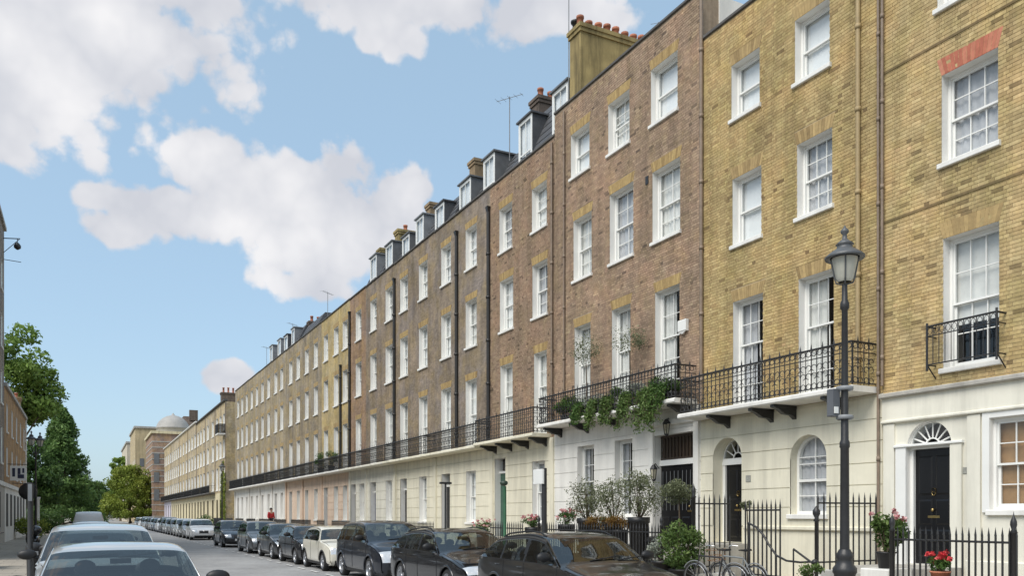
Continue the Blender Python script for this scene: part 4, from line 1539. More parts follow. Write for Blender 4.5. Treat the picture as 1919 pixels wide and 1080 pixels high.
for hi, ((xa, xb), cents, km, st, lab, roof) in enumerate(FAR):
    s0, s1 = S(xa), S(xb)
    top = 15.45 + 0.03 * hi
    h = thing('terraced_house', lab, 'house', (D, (s0 + s1) / 2, PV))
    slab = 4.72
    wins, w1, gw = [], [], []
    hw = 0.58
    for c in cents:
        s = S(c)
        wins.append((s - hw, s + hw, 12.65, 14.45))
        wins.append((s - hw, s + hw, 9.2, 11.25))
        w1.append((s - hw, s + hw, slab + .02, 7.75))
    front_wall(h, s0, s1, slab - .14, top, wins + w1, km, ARCH_Y if hi in (0, 1) else ARCH_S, 0.28, laid=False)
    for w in wins:
        sash_window(h, *w, 2, (2, 2), near=False, r=.2, curtain=random.choice(['net', 'net', 'blind', 'drapes']))
    for w in w1:
        sash_window(h, *w, 2, (2, 2), near=False, r=.2, curtain='net', sill=False)
    # ground floor: the door in the far bay, windows in the others
    holes = []
    order = sorted(S(c) for c in cents)
    if len(order) == 1:
        order = [s0 + .8, s1 - .8]
    for i, s in enumerate(order):
        if i == len(order) - 1:
            holes.append((s - .5, s + .5, .95, 3.75, False))
        else:
            holes.append((s - .52, s + .52, 1.5, 3.75, False))
    stucco(h, s0, s1, -.05, slab - .14, holes, st, course=0.5, first=1.2, laid=hi < 5)
    for i, (a, b, c, d, e) in enumerate(holes):
        if i == len(holes) - 1:
            simple_door(h, a, b, c, d, random.choice([M_DOOR, M_DOOR, M_BDOOR, M_WDOOR]))
        else:
            sash_window(h, a, b, c, d, 2, (2, 2), near=False, curtain='net')
    for s in (s1 - .32,):
        MB().box(D - .10, D - .023, s, s + .3, .3, slab - .15).build('pilaster', st, h)
    parapet(h, s0, s1, top)
    house_body(h, s0, s1, top, km)
    if roof >= 1:
        mansard(h, s0 + .08, s1 - .08, top, 2.2 + .3 * (hi % 2), run=1.4)
    if roof in (1, 2):
        for s in [S(c) for c in cents]:
            w_ = random.uniform(.55, .75)
            dormer(h, s - w_, s + w_, top - .3, top + random.uniform(1.95, 2.4), x0=D + random.uniform(.8, 1.0), small=hi > 3)
    if hi in (0, 1, 2, 3, 6):
        chimney(h, s1 - .7, s1 - .05, D + 1.8, D + 4.0, top, top + ((3.7, 3.5, 3.6, 3.4)[hi] if hi < 4 else 2.6), [M_CHIM2, M_CHIM2, M_CHIM, M_CHIM, M_CHIM3][min(hi, 4)], (0, 0, 2, 0)[hi] if hi < 4 else 4)
    if hi in (0, 1, 3, 4):
        for x in {0: (918, 858), 1: (741,), 3: (657,), 4: (640,)}[hi]:
            downpipe(h, S(x), 4.9, top - 1.0 if x != 640 else 11.5, M_PIPE, .085 if x > 850 else .09)
    if hi in (5, 7, 9):
        aerial(h, D + 1.2, (s0 + s1) / 2, top, 3.0, 5, 0.7)
    bl = ['nearest the red-brown house', 'second along the dark brick houses', 'third along the dark brick houses', 'on the narrow rose-brown house', 'on the bright yellow house'] + ['on the %s tan house beyond the yellow one' % q for q in ('first', 'second', 'third', 'fourth', 'fifth', 'last')]
    balcony('balcony', 'low black iron balcony rail %s' % bl[hi], s0 + .02, s1 - .02, slab, .72, near=False, slab_mat=st if st is not M_PEACH else M_STWHITE, h=.9)
    railing('area_railing', 'black spear-topped area railing %s' % bl[hi].replace('nearest', 'in front of the dark house nearest').replace('on the', 'in front of the').replace('along the', 'along in front of the'), (12.5, s0 + .1), (12.5, s1 - 1.6), .45, 1.58, near=False, step=.15, plinth=PV - .004)
# ================================================================== beyond the side street: second terrace, domed red building, pale blocks
def far_front(h, s0, s1, z0, z1, x, cols, rows, km, ww=1.2, frame=True, gf=None):
    """distant front along the street: wall with recessed windows, each window its own part"""
    wins = []
    for i in range(cols):
        s = s0 + (s1 - s0) * (i + .5) / cols
        for (a, b) in rows:
            wins.append((s - ww / 2, s + ww / 2, a, b))
    wm = MB()
    for q in wall_polys(s0, s1, z0, z1, [(a, b, c, d, False) for a, b, c, d in wins]):
        wm.poly([(x, s, z) for s, z in q][::-1])
    w = wm.build('brick_front', km, h)
    for (a, b, c, d) in wins:
        f = MB()
        for q in ((a, a + .08, c, d), (b - .08, b, c, d), (a + .08, b - .08, d - .1, d), (a + .08, b - .08, c, c + .1), (a + .08, b - .08, (c + d) / 2 - .03, (c + d) / 2 + .03), ((a + b) / 2 - .02, (a + b) / 2 + .02, c + .1, d - .1)):
            f.box(x + .22, x + .3, *q)
        f.poly([(x, a, c), (x + .3, a, c), (x + .3, a, d), (x, a, d)])
        f.poly([(x, b, c), (x, b, d), (x + .3, b, d), (x + .3, b, c)])
        f.poly([(x, a, d), (x + .3, a, d), (x + .3, b, d), (x, b, d)])
        f.box(x - .07, x + .22, a - .05, b + .05, c - .1, c)
        wi = f.build('sash_window', M_REVEAL, h)
        MB().add([(x + .27, a, c), (x + .27, a, d), (x + .27, b, d), (x + .27, b, c)], [(0, 1, 2, 3)]).build('pane', M_GLASS, wi)
        MB().box(x + .36, x + .38, a, b, c, d).build('blind', M_NET, wi)
    return w
def far_shell(h, x0, x1, s0, s1, z1, km, skip_front=True):
    b = MB()
    b.poly([(x0, s0, 0), (x1, s0, 0), (x1, s0, z1), (x0, s0, z1)])
    b.poly([(x0, s1, 0), (x0, s1, z1), (x1, s1, z1), (x1, s1, 0)])
    b.poly([(x1, s0, 0), (x1, s1, 0), (x1, s1, z1), (x1, s0, z1)])
    b.poly([(x0, s0, z1 - .02), (x1, s0, z1 - .02), (x1, s1, z1 - .02), (x0, s1, z1 - .02)])
    return b.build('side_wall', km, h)
K_BUFF = bm_far('buff', (0.42, 0.335, 0.21))
K_GREY = bm_far('grey_buff', (0.40, 0.33, 0.225))
SEC = [(104.5, 113.5, 3), (113.5, 123.5, 2), (123.5, 134, 3), (134, 146, 3), (146, 160, 3), (160, 176, 4), (176, 192, 4)]
words = ['end house of the far terrace, with the high black balcony on its corner', 'buff house second in the far terrace', 'buff house third in the far terrace', 'buff house fourth in the far terrace',
         'buff house fifth in the far terrace', 'buff house sixth in the far terrace', 'last buff house of the far terrace, before the red building']
for i, ((s0, s1, n), wd) in enumerate(zip(SEC, words)):
    top = 15.6 if i < 3 else 15.9
    h = thing('terraced_house', ('weathered ' if i == 0 else 'pale ') + wd, 'house', (D, (s0 + s1) / 2, PV))
    far_front(h, s0, s1, 4.6, top, D, n, [(5.0, 7.8), (8.9, 11.0), (12.2, 14.2)], K_BUFF if i % 2 == 0 else K_GREY, 1.9)
    far_shell(h, D + .01, D + 10, s0 + .01, s1 - .01, top - .1, K_BUFF)
    holes = [(s0 + (s1 - s0) * (k + .5) / n - .6, s0 + (s1 - s0) * (k + .5) / n + .6, 1.0, 3.8, False) for k in range(n)]
    wall_mesh(b := MB(), s0, s1, 0, 4.6, holes, D)
    b.build('stucco_front', M_OCHRE if i != 6 else mat('lilac_stucco', (.62, .58, .66), .7, .08, 1.5), h)
    for q in holes:
        d = MB().box(D + .25, D + .3, q[0], q[1], q[2], q[3])
        d.build('door', M_ROOM, h)
    MB().box(D - .05, D - .001, s0 + .02, s0 + .5, 4.6, top - .2).build('pilaster', K_DARK2, h)
    MB().cbox(D - .25, D + .2, s0, s1 - .01, top, top + .22, .05).build('cornice', M_STWHITE if i > 2 else M_COPING, h)
    if i == 0:
        chimney(h, s1 - 1.2, s1 - .1, D + .6, D + 6.0, top, top + 2.1, M_CHIM3, 9, .7)
        # corner balcony, high up
        cb = MB().box(D - .9, D - .002, s0 + .1, s0 + 2.4, 11.55, 11.7)
        cbo = cb.build('corner_balcony', M_STWHITE, h)
        r = MB()
        for z in (11.75, 12.8):
            for p, q in (((D - .02, s0 + .15), (D - .86, s0 + .15)), ((D - .86, s0 + .15), (D - .86, s0 + 2.35)), ((D - .86, s0 + 2.35), (D - .02, s0 + 2.35))):
                r.tube([(*p, z), (*q, z)], .03, 5)
        for k in range(20):
            r.tube([(D - .86, s0 + .15 + 2.2 * k / 19, 11.7), (D - .86, s0 + .15 + 2.2 * k / 19, 12.8)], .05, 4)
        for k in range(8):
            r.tube([(D - .86 + .84 * k / 7, s0 + .15, 11.7), (D - .86 + .84 * k / 7, s0 + .15, 12.8)], .05, 4)
        r.build('railing', M_IRON, cbo)
    if i >= 1:
        balcony('balcony', 'dark balcony rail of the ' + wd, s0 + .05, s1 - .05, 4.75, .8, near=False, slab_mat=M_COPING)

M_REDB = brick_mat('brick_red_banded', (0.36, 0.24, 0.17), (0.31, 0.20, 0.14), (0.38, 0.29, 0.22))
M_FARWIN = mat('far_window_glass', (.16, .17, .18), .2, .1)
rb = thing('domed_building', 'red brick corner building with pale stone bands and a pale dome', 'building', (17, 204, PV))
x0, x1, s0, s1, zt = 12.9, 24.0, 195.5, 217.0, 19.6
b = MB()
b.box(x0, x1, s0, s1, 0, zt)
b.build('wall', M_REDB, rb)
for z in np.arange(1.5, 19, 1.25):
    MB().box(x0 - .06, x1 + .06, s0 - .06, s1 + .06, z, z + .22).build('stone_band', M_STONE, rb)
MB().box(x0 - .35, x1 + .35, s0 - .35, s1 + .35, zt, zt + .55).build('cornice', M_OCHRE, rb)
dc = (17.4, 199.5)
MB().lathe([(3.5, 0), (3.5, .9), (3.7, 1.0), (3.5, 1.3), (3.3, 1.9), (2.9, 2.6), (2.2, 3.3), (1.3, 3.8), (.4, 4.05), (.25, 4.3), (.001, 4.6)], *dc, zt + .5, 24).build('dome', mat('pale_lead_dome', (.36, .345, .32), .6, .1, 1.0), rb)
MB().add([(18, 201, zt + .5), (24, 201, zt + .5), (24, 217, zt + .5), (18, 217, zt + .5), (20, 204, zt + 5.0), (22, 204, zt + 5.0), (22, 214, zt + 5.0), (20, 214, zt + 5.0)],
         [(0, 1, 5, 4), (1, 2, 6, 5), (2, 3, 7, 6), (3, 0, 4, 7), (4, 5, 6, 7)]).build('roof', M_CHIM3, rb)
MB().box(21.2, 23.0, 203, 204, zt + 4, zt + 6.4).build('chimney_stack', M_CHIM3, rb)
for k in range(3):
    for z0, z1 in ((5, 7.5), (9, 11.2), (13, 15.2)):
        MB().box(x0 + .35 + k * 3.2 - .05, x0 + 1.35 + k * 3.2, s0 - .09, s0 - .01, z0, z1).build('window', M_FARWIN, rb)

def pale_block(name, lab, x0, x1, s0, s1, zt, km, rows, cols):
    h = thing(name, lab, 'building', ((x0 + x1) / 2, (s0 + s1) / 2, PV))
    far_shell(h, x0 + .01, x1, s0, s1, zt, km)
    far_front(h, s0, s1, 0, zt, x0, cols, rows, km, 1.3)
    MB().box(x0 - .3, x1 + .2, s0 - .3, s1 + .2, zt, zt + .5).build('cornice', M_STONE, h)
    for k in range(max(1, int((x1 - x0) / 3))):
        for a, b in rows:
            MB().box(x0 + 1.0 + 3 * k, x0 + 2.0 + 3 * k, s0 - .06, s0 + .01, a, b).build('window', M_FARWIN, h)
pale_block('apartment_block', 'tall beige flat-topped block behind the yellow-green round tree', 11.0, 26, 226, 252, 23.5, mat('beige_render', (.50, .40, .24), .85, .12, .6, stain=.2), [(6, 8), (10, 12), (14, 16)], 6)
pale_block('apartment_block', 'cream block beyond the beige flat-topped block, with slate attic', 10.6, 24, 262, 300, 22.5, mat('cream_render', (.60, .53, .42), .85, .1, .5, stain=.2), [(5, 7.5), (9, 11.5), (13, 15.5), (17, 19)], 9)

# ================================================================== left side of the street
K_LEFT = bm_far('orange_tan', (0.36, 0.225, 0.115))
K_LEFT2 = bm_far('mottled_grey_brown', (0.25, 0.21, 0.17))
XL = -4.5
def left_building(lab, s0, s1, z1, km, rows, cols, gf):
    h = thing('terraced_house', lab, 'house', (XL, (s0 + s1) / 2, PV))
    wins = []
    for i in range(cols):
        s = s0 + (s1 - s0) * (i + .5) / cols
        for a, b in rows:
            wins.append((s - .55, s + .55, a, b))
    w = MB()
    for q in wall_polys(s0, s1, 3.6, z1, [(a, b, c, d, False) for a, b, c, d in wins]):
        w.poly([(XL, s, z) for s, z in q])
    w.build('brick_front', km, h)
    for a, b, c, d in wins:
        f = MB()
        for q in ((a, a + .07, c, d), (b - .07, b, c, d), (a + .07, b - .07, d - .07, d), (a + .07, b - .07, c, c + .08), (a + .07, b - .07, (c + d) / 2 - .03, (c + d) / 2 + .03)):
            f.box(XL - .2, XL - .12, *q)
        f.poly([(XL, a, c), (XL - .2, a, c), (XL - .2, a, d), (XL, a, d)])
        f.poly([(XL, b, c), (XL - .2, b, c), (XL - .2, b, d), (XL, b, d)])
        f.poly([(XL, a, d), (XL - .2, a, d), (XL - .2, b, d), (XL, b, d)])
        f.box(XL - .1, XL + .07, a - .05, b + .05, c - .1, c)
        wi = f.build('sash_window', M_REVEAL, h)
        MB().add([(XL - .16, a, c), (XL - .16, a, d), (XL - .16, b, d), (XL - .16, b, c)], [(0, 1, 2, 3)]).build('pane', M_GLASS, wi)
        MB().box(XL - .32, XL - .3, a, b, c, d).build('blind', M_NET, wi)
    b = MB()
    b.poly([(XL - .01, s0, 0), (XL - .01, s0, z1), (XL - 9, s0, z1), (XL - 9, s0, 0)])
    b.poly([(XL - .01, s1, 0), (XL - 9, s1, 0), (XL - 9, s1, z1), (XL - .01, s1, z1)])
    b.poly([(XL - 9, s0, 0), (XL - 9, s0, z1), (XL - 9, s1, z1), (XL - 9, s1, 0)])
    b.poly([(XL, s0, z1 - .01), (XL, s1, z1 - .01), (XL - 9, s1, z1 - .01), (XL - 9, s0, z1 - .01)])
    b.build('side_wall', km, h)
    MB().box(XL - .2, XL + .03, s0 + .01, s1 - .01, PV - .01, 3.6).build('ground_floor', gf, h)
    MB().box(XL - .2, XL + .12, s0, s1, 3.6, 3.85).build('fascia', M_STWHITE, h)
    MB().box(XL - .3, XL + .14, s0, s1, z1, z1 + .22).build('cornice', M_STONE, h)
    n = int((s1 - s0) / 3.2)
    for i in range(n):
        s = s0 + 3.2 * (i + .5)
        MB().box(XL + .031, XL + .06, s - .6, s + .6, 1.1, 3.2).build('shop_window', M_ROOM, h)
    return h
lb1 = left_building('tall mottled grey-brown house at the left edge, with a lantern bracket high up', 36, 60.5, 19.5, K_LEFT2, [(5, 7.2), (8.6, 10.6), (12, 14), (15.5, 17.2)], 7, M_STONE)
lb2 = left_building('orange-tan brick house with pale corner on the left pavement', 60.6, 81.5, 9.9, K_LEFT, [(4.4, 6.2), (7.2, 9.0)], 5, M_STWHITE)
for z in np.arange(3.9, 9.8, .5):
    MB().box(XL - .5, XL + .08, 81.5 - (.7 if int(z * 2) % 2 else .45), 81.56, z, z + .46).build('quoin', M_STWHITE, lb2)
chimney(lb2, 79.8, 80.8, XL - 2.2, XL - .3, 9.9, 11.6, M_CHIM2, 3)
wb = MB()
wb.tube([(XL, 59.9, 18.9), (XL + .9, 59.9, 19.0)], .03, 6)
wb.tube([(XL, 59.9, 18.0), (XL + .85, 59.9, 18.95)], .02, 6)
wb.tube([(XL, 59.9, 17.6), (XL + .95, 59.9, 17.55)], .02, 6)
wb.tube([(XL + .75, 59.9, 18.98), (XL + .75, 59.9, 18.75)], .02, 6)
wb.lathe([(.03, .25), (.10, .2), (.2, .05), (.19, -.1), (.06, -.2), (.001, -.22)], XL + .75, 59.9, 18.5, 10)
wbo = wb.build('lantern_bracket', M_IRON, lb1)
# hanging sign
sg = thing('hanging_sign', 'small square hanging sign with dark figure on white, on the left house', 'sign', (XL, 62, 4.0))
MB().tube([(XL + .04, 62.2, 5.1), (XL + 1.15, 62.2, 5.1)], .025, 6).build('bracket', M_IRON, sg)
MB().box(XL + .2, XL + 1.1, 62.17, 62.23, 4.05, 5.0).build('board', M_WHITE, sg)
pm = mat('navy_print', (.02, .025, .06), .5, .1)
MB().box(XL + .32, XL + .48, 62.155, 62.168, 4.3, 4.85).box(XL + .62, XL + .98, 62.155, 62.168, 4.2, 4.45).box(XL + .62, XL + .78, 62.155, 62.168, 4.46, 4.85).box(XL + .88, XL + .99, 62.155, 62.168, 4.55, 4.85).build('printed_figure', pm, sg)
ln = thing('round_wall_sign', 'round black sign hanging just below the square sign on the left', 'sign', (XL, 66, 3.4))
MB().tube([(XL + .04, 66, 4.0), (XL + 1.5, 66, 4.0)], .025, 6).build('bracket', M_IRON, ln)
MB().lathe([(.001, -.05), (.55, -.05), (.58, 0), (.55, .05), (.001, .05)], XL + 1.0, 66, 3.45, 18, axis='y').build('disc', M_IRON, ln)
pc = MB().lathe([(.2, 0), (.2, .1), (.16, .15), (.15, 2.9), (.19, 2.95), (.22, 3.1)], XL + 1.2, 74, PV, 12)
tag(pc.build('porch_column', M_STWHITE), 'white porch column in front of the orange-tan left house', 'column')

# ================================================================== street lamps, posts and signs
def street_lamp(name, label, x, y, H=5.7, near=True, base_z=PV, twin=False, group=None):
    t = thing(name, label, 'street lamp', (x, y, base_z), group=group, local=True)
    POS[t.name] = (0, 0, 0)
    n = 16 if near else 8
    k = H / 5.7
    MB().lathe([(.20, 0), (.20, .12), (.165, .16), (.145, .2), (.14, .85), (.16, .88), (.16, .94), (.12, .99), (.10, 1.06), (.12, 1.1), (.10, 1.15), (.075, 1.2)], 0, 0, 0, n).build('base', M_IRON, t)
    po = MB().lathe([(.064, 1.18), (.057, 2.6), (.068, 2.62), (.068, 2.68), (.052, 2.72), (.040, 4.55 * k), (.06, 4.58 * k), (.06, 4.65 * k), (.04, 4.7 * k), (.035, 4.92 * k)], 0, 0, 0, n)
    po.build('pole', M_IRON, t)
    for dx in ((0,) if not twin else (-.38, .38)):
        zc = 4.92 * k
        if twin:
            MB().tube([(0, 0, zc - .5), (dx * .5, 0, zc - .35), (dx, 0, zc - .1)], .03, 6).build('arm', M_IRON, t)
        fr = MB()
        # cradle, glazed body and domed canopy
        for q in range(4):
            a = math.pi / 4 + q * math.pi / 2
            c, s = math.cos(a), math.sin(a)
            fr.tube([(dx, 0, zc - .02), (dx + .15 * c, .15 * s, zc + .02), (dx + .18 * c, .18 * s, zc + .12), (dx + .25 * c, .25 * s, zc + .50)], .016, 5)
        fr.lathe([(.27, .50), (.36, .48), (.37, .52), (.30, .58), (.22, .64), (.15, .68), (.14, .74), (.17, .76), (.10, .82), (.05, .86), (.04, .95), (.075, .99), (.075, 1.03), (.03, 1.08), (.012, 1.12), (.001, 1.13)], dx, 0, zc, n)
        LS = .72
        sc_ = lambda b_: setattr(b_, 'v', [(dx + (p_[0] - dx) * LS, p_[1] * LS, zc + (p_[2] - zc) * LS) for p_ in b_.v]) or b_
        lo = sc_(fr).build('lantern', M_LAMP, t)
        sc_(MB().lathe([(.12, .04), (.165, .1), (.245, .49)], dx, 0, zc, n)).build('pane', mat('lamp_frosted_glass', (.50, .49, .42), .25, .1, 6, coat=.5), lo)
        sc_(MB().lathe([(.001, .3), (.06, .28), (.08, .36), (.05, .46), (.02, .5)], dx, 0, zc, 8)).build('bulb', M_WHITE, lo)
    return t
M_LAMP = mat('lamp_canopy_paint', (0.09, 0.095, 0.10), .45, .2, 6)
lp = street_lamp('street_lamp', 'tall black street lamp with glass lantern standing right of centre on the near pavement', 9.35, S(1583, 9.35), Zp(1583, 428, 9.35) - PV)
k_ = 0
MB().cbox(-.20, -.07, .02, .13, 3.04, 3.42, .01).build('control_box', mat('grey_box_paint', (.10, .105, .115), .5, .15), lp)
# the box hangs on the far side of the pole as seen here
MB().lathe([(.10, 0), (.115, .01), (.115, .05), (.10, .06)], 0, 0, 3.0, 12).lathe([(.10, 0), (.115, .01), (.115, .05), (.10, .06)], 0, 0, 3.4, 12).build('strap', M_LEAD, lp)
MB().box(-.185, -.11, .008, .0185, 3.08, 3.17).build('sticker', M_WHITE, lp)

sp = thing('parking_sign', 'black post with a blank white plate in front of the red-brown house', 'sign', (9.3, S(1020, 9.3), PV))
ys = S(1020, 9.3)
MB().tube([(9.3, ys, PV), (9.3, ys, Zp(1020, 878, 9.3))], .06, 10).build('pole', M_IRON, sp)
MB().cbox(9.2, 9.24, ys - .10, ys + .34, Zp(1020, 908, 9.3), Zp(1020, 880, 9.3), .005).build('plate', M_WHITE, sp)
gp = thing('green_post', 'green painted post with a dark lamp head in front of the red-brown house door', 'post', (11.9, S(946, 11.9), PV))
yg = S(946, 11.9)
M_GRN = mat('green_post_paint', (.035, .12, .06), .45, .15)
MB().lathe([(.08, 0), (.08, .3), (.055, .36), (.05, Zp(946, 912, 11.9) - PV)], 11.9, yg, PV, 12).build('pole', M_GRN, gp)
MB().tube([(11.9, yg, Zp(946, 907, 11.9)), (11.75, yg - .25, Zp(946, 906, 11.9))], .06, 6).sphere((11.72, yg - .3, Zp(946, 907, 11.9)), .13, sc=(1, 1, .7)).build('lamp_head', mat('dark_green_paint', (.03, .05, .035), .5, .1), gp)
tp = thing('crossbar_post', 'slim dark post with a short crossbar in front of the dark brick houses', 'post', (9.4, S(835, 9.4), PV))
yt_, zt_ = S(835, 9.4), Zp(835, 908, 9.4)
MB().lathe([(.05, 0), (.05, .25), (.034, .3), (.03, zt_ - PV)], 9.4, yt_, PV, 10).build('pole', M_IRON, tp)
MB().cbox(9.22, 9.58, yt_ - .04, yt_ + .04, zt_, zt_ + .06, .01).build('crossbar', M_IRON, tp)
street_lamp('street_lamp', 'small far street lamp beside the side street and the green creeper', 9.4, S(416, 9.4), 5.9, False)
tw = street_lamp('street_lamp', 'twin-lantern street lamp before the trees on the left pavement', -2.4, 52, 6.3, False, twin=True)
tw.rotation_euler = (0, 0, R(60))
# left: sign pole, bin
def plain_pole(name, label, cat, x, y, h, r=.05):
    t = thing(name, label, cat, (x, y, PV))
    MB().lathe([(r * 1.5, 0), (r * 1.5, .1), (r, .14), (r, h)], x, y, PV, 10).build('pole', M_IRON, t)
    return t
yp = 17.0
xp = (57 - VPX) * CT * (yp * CT) / (F_PX - (57 - VPX) * CT * ST)
p = plain_pole('sign_pole', 'black sign pole at the left kerb beside the parked silver cars', 'sign pole', xp, yp, Zp(57, 905, xp) - PV, .045)
MB().cbox(xp - .03, xp + .03, yp - .12, yp - .07, Zp(57, 940, xp), Zp(57, 908, xp), .01).build('plate', M_LEAD, p)
yb_ = 24.0
xb_ = (64 - VPX) * CT * (yb_ * CT) / (F_PX - (64 - VPX) * CT * ST)
bn = thing('litter_bin', 'slim black litter bin on the left pavement behind the sign pole', 'bin', (xb_, yb_, PV))
MB().lathe([(.14, 0), (.16, .05), (.17, .8), (.19, .82), (.19, .9), (.12, .98), (.001, 1.0)], xb_, yb_, PV, 14).build('body', M_IRON, bn)
MB().box(xb_ - .1, xb_ + .1, yb_ - .185, yb_ - .17, PV + .68, PV + .78).build('slot', M_LEAD, bn)

# ================================================================== railings and steps in front of the near houses
steps('front_steps', 'stone steps up to the black fanlight door at the right edge', dA[0] - .25, dA[1] + .25, zdA - .02)
steps('front_steps', 'stone steps up to the arched black door', dB[0] - .25, dB[1] + .25, zdB - .02)
steps('front_steps', 'stone steps up to the double door of the russet house', dC[0] - .2, dC[1] + .2, zdC - .02)
steps('front_steps', 'stone steps up to the door of the red-brown house', dD[0] - .2, dD[1] + .2, zdD - .02)
railing('area_railing', 'black spear railing before the right-hand fanlight door, ending in a stout post', (12.5, S(1905, 12.5)), (12.5, S(1672, 12.5)), .40, Zp(1850, 988, 12.5), posts=(0.02, 1.0), step=.105, plinth=PV - .004)
railing('area_railing', 'tall black bars running back to the wall just right of the arched window', (13.2, S(1655) + .10), (14.9, S(1655) + .10), Zp(1590, 1068, 14), Zp(1590, 922, 14), step=.155, plinth=PV - .004)
railing('area_railing', 'tall black bars between the arched black door and the arched window', (12.5, S(1462, 12.5)), (12.5, S(1397, 12.5)), .40, Zp(1440, 935, 12.5), step=.115, plinth=PV - .004)
railing('area_railing', 'tall black bars to the left of the arched black door', (12.5, S(1300, 12.5)), (13.6, S(1300, 12.5) + .02), .45, Zp(1320, 926, 13), step=.14, posts=(0.0,), plinth=PV - .004)
railing('area_railing', 'low black spear railing below the olive trees of the russet house', (12.5, S(1240, 12.5)), (12.5, S(1010, 12.5)), .45, 1.62, step=.13, posts=(0.0, 1.0), plinth=PV - .004)
railing('area_railing', 'low black spear railing with pink flowers in front of the red-brown house', (12.5, S(985, 12.5) + .2), (12.5, S(985, 12.5) + 2.6), .45, 1.62, step=.13, plinth=PV - .004)
post = thing('railing_post', 'single black ball-topped post in front of the arched window', 'post', (12.5, S(1530, 12.5), PV))
MB().lathe([(.035, 0), (.035, 1.55), (.06, 1.57), (.03, 1.62), (.07, 1.70), (.07, 1.76), (.02, 1.84), (.001, 1.86)], 12.5, S(1530, 12.5), PV, 8).build('shaft', M_IRON, post)
hr = thing('stair_handrail', 'curved black iron handrail sweeping down beside the arched door steps', 'handrail', (12.1, S(1450, 12.1), PV))
pts = [(12.1, S(x, 12.1), Zp(x, y, 12.1)) for x, y in ((1402, 981), (1416, 988), (1430, 1003), (1441, 1022), (1455, 1042), (1474, 1052), (1500, 1055), (1522, 1054))]
h_ = MB().tube(pts, .022, 6)
for q in (0, 4, 7):
    h_.tube([pts[q], (pts[q][0], pts[q][1], PV)], .015, 5)
h_.build('rail', M_IRON, hr)
h2 = MB().tube([(12.0, S(1487, 12), Zp(1487, 1030, 12)), (12.0, S(1530, 12), Zp(1530, 1062, 12))], .02, 6)
h2.tube([(12.0, S(1487, 12), Zp(1487, 1030, 12)), (12.0, S(1487, 12), PV)], .016, 5)
h2.sphere((12.0, S(1527, 12), Zp(1527, 1055, 12)), .06)
h2.build('lower_rail', M_IRON, hr)
# ================================================================== cars
def catmull(P, sub):
    out, seg = [], []
    n = len(P)
    for i in range(n - 1):
        p0, p1, p2, p3 = P[max(i - 1, 0)], P[i], P[i + 1], P[min(i + 2, n - 1)]
        L_ = math.hypot(p2[0] - p1[0], p2[1] - p1[1])
        k = max(2, int(L_ / sub))
        for j in range(k):
            t = j / k
            q = []
            for a in range(2):
                m1 = (p2[a] - p0[a]) * .32
                m2 = (p3[a] - p1[a]) * .32
                h00, h10, h01, h11 = 2 * t ** 3 - 3 * t * t + 1, t ** 3 - 2 * t * t + t, -2 * t ** 3 + 3 * t * t, t ** 3 - t * t
                q.append(h00 * p1[a] + h10 * m1 + h01 * p2[a] + h11 * m2)
            out.append(tuple(q))
            seg.append(i)
    out.append(tuple(P[-1]))
    seg.append(n - 2)
    return out, seg

# side profiles, x from the front bumper back, z up: 13 points; 5 = cowl, 6 = top of windscreen, 8 = end of roof, 9 = foot of rear screen
STY = {
    'estate': dict(L=4.65, W=1.82, P=[(.16, .20), (.03, .30), (0, .52), (.12, .70), (.62, .86), (1.28, .985), (2.0, 1.40), (2.75, 1.475), (3.85, 1.38), (4.48, 1.0), (4.60, .82), (4.65, .52), (4.52, .22)], wr=.33, fw=.86, rw=3.72, pil=(2.55, 3.45)),
    'hatch': dict(L=4.2, W=1.78, P=[(.15, .20), (.03, .30), (0, .52), (.10, .72), (.50, .88), (1.08, 1.00), (1.80, 1.44), (2.5, 1.51), (3.55, 1.43), (4.02, 1.02), (4.14, .84), (4.2, .52), (4.08, .22)], wr=.32, fw=.80, rw=3.40, pil=(2.35, 3.2)),
    'mpv': dict(L=4.25, W=1.82, P=[(.15, .20), (.03, .32), (0, .55), (.10, .78), (.42, .94), (.92, 1.06), (1.72, 1.54), (2.5, 1.62), (3.65, 1.54), (4.1, 1.08), (4.2, .86), (4.25, .54), (4.12, .24)], wr=.33, fw=.82, rw=3.46, pil=(2.3, 3.2)),
    'mini': dict(L=3.7, W=1.70, P=[(.14, .20), (.02, .32), (0, .56), (.07, .76), (.45, .90), (1.0, .97), (1.42, 1.34), (2.1, 1.42), (3.15, 1.36), (3.52, 1.0), (3.64, .84), (3.7, .54), (3.6, .24)], wr=.30, fw=.66, rw=3.12, pil=(2.2, 3.0)),
    'saloon': dict(L=4.5, W=1.80, P=[(.16, .20), (.03, .30), (0, .50), (.14, .66), (.62, .82), (1.35, .95), (2.08, 1.38), (2.7, 1.44), (3.35, 1.37), (4.0, 1.03), (4.42, .96), (4.5, .56), (4.36, .24)], wr=.32, fw=.84, rw=3.58, pil=(2.6, 3.4)),
    'van': dict(L=5.0, W=1.95, P=[(.15, .25), (.03, .35), (0, .62), (.10, .92), (.45, 1.08), (.92, 1.18), (1.7, 1.90), (2.4, 2.0), (4.7, 1.98), (4.94, 1.3), (4.97, .9), (5.0, .6), (4.9, .3)], wr=.34, fw=.95, rw=4.0, pil=(2.3, 4.6)),
}
M_TYRE = mat('tyre_rubber', (.018, .018, .018), .85, .15, 20)
M_RIM = mat('alloy_rim', (.42, .43, .45), .35, .1, 8, metal=.85)
M_CGLASS = glass_mat('car_glass', (.55, .60, .58), 2.3, .02)
M_SEAT = mat('car_seat_cloth', (.10, .10, .105), .8, .2, 10)
M_TRIM = mat('black_trim', (.012, .012, .013), .5, .2, 8)
M_HLIGHT = mat('headlight_lens', (.62, .64, .66), .12, .15, 14, coat=1.0, metal=.25)
M_PLATE = mat('number_plate', (.72, .72, .70), .4, .03)
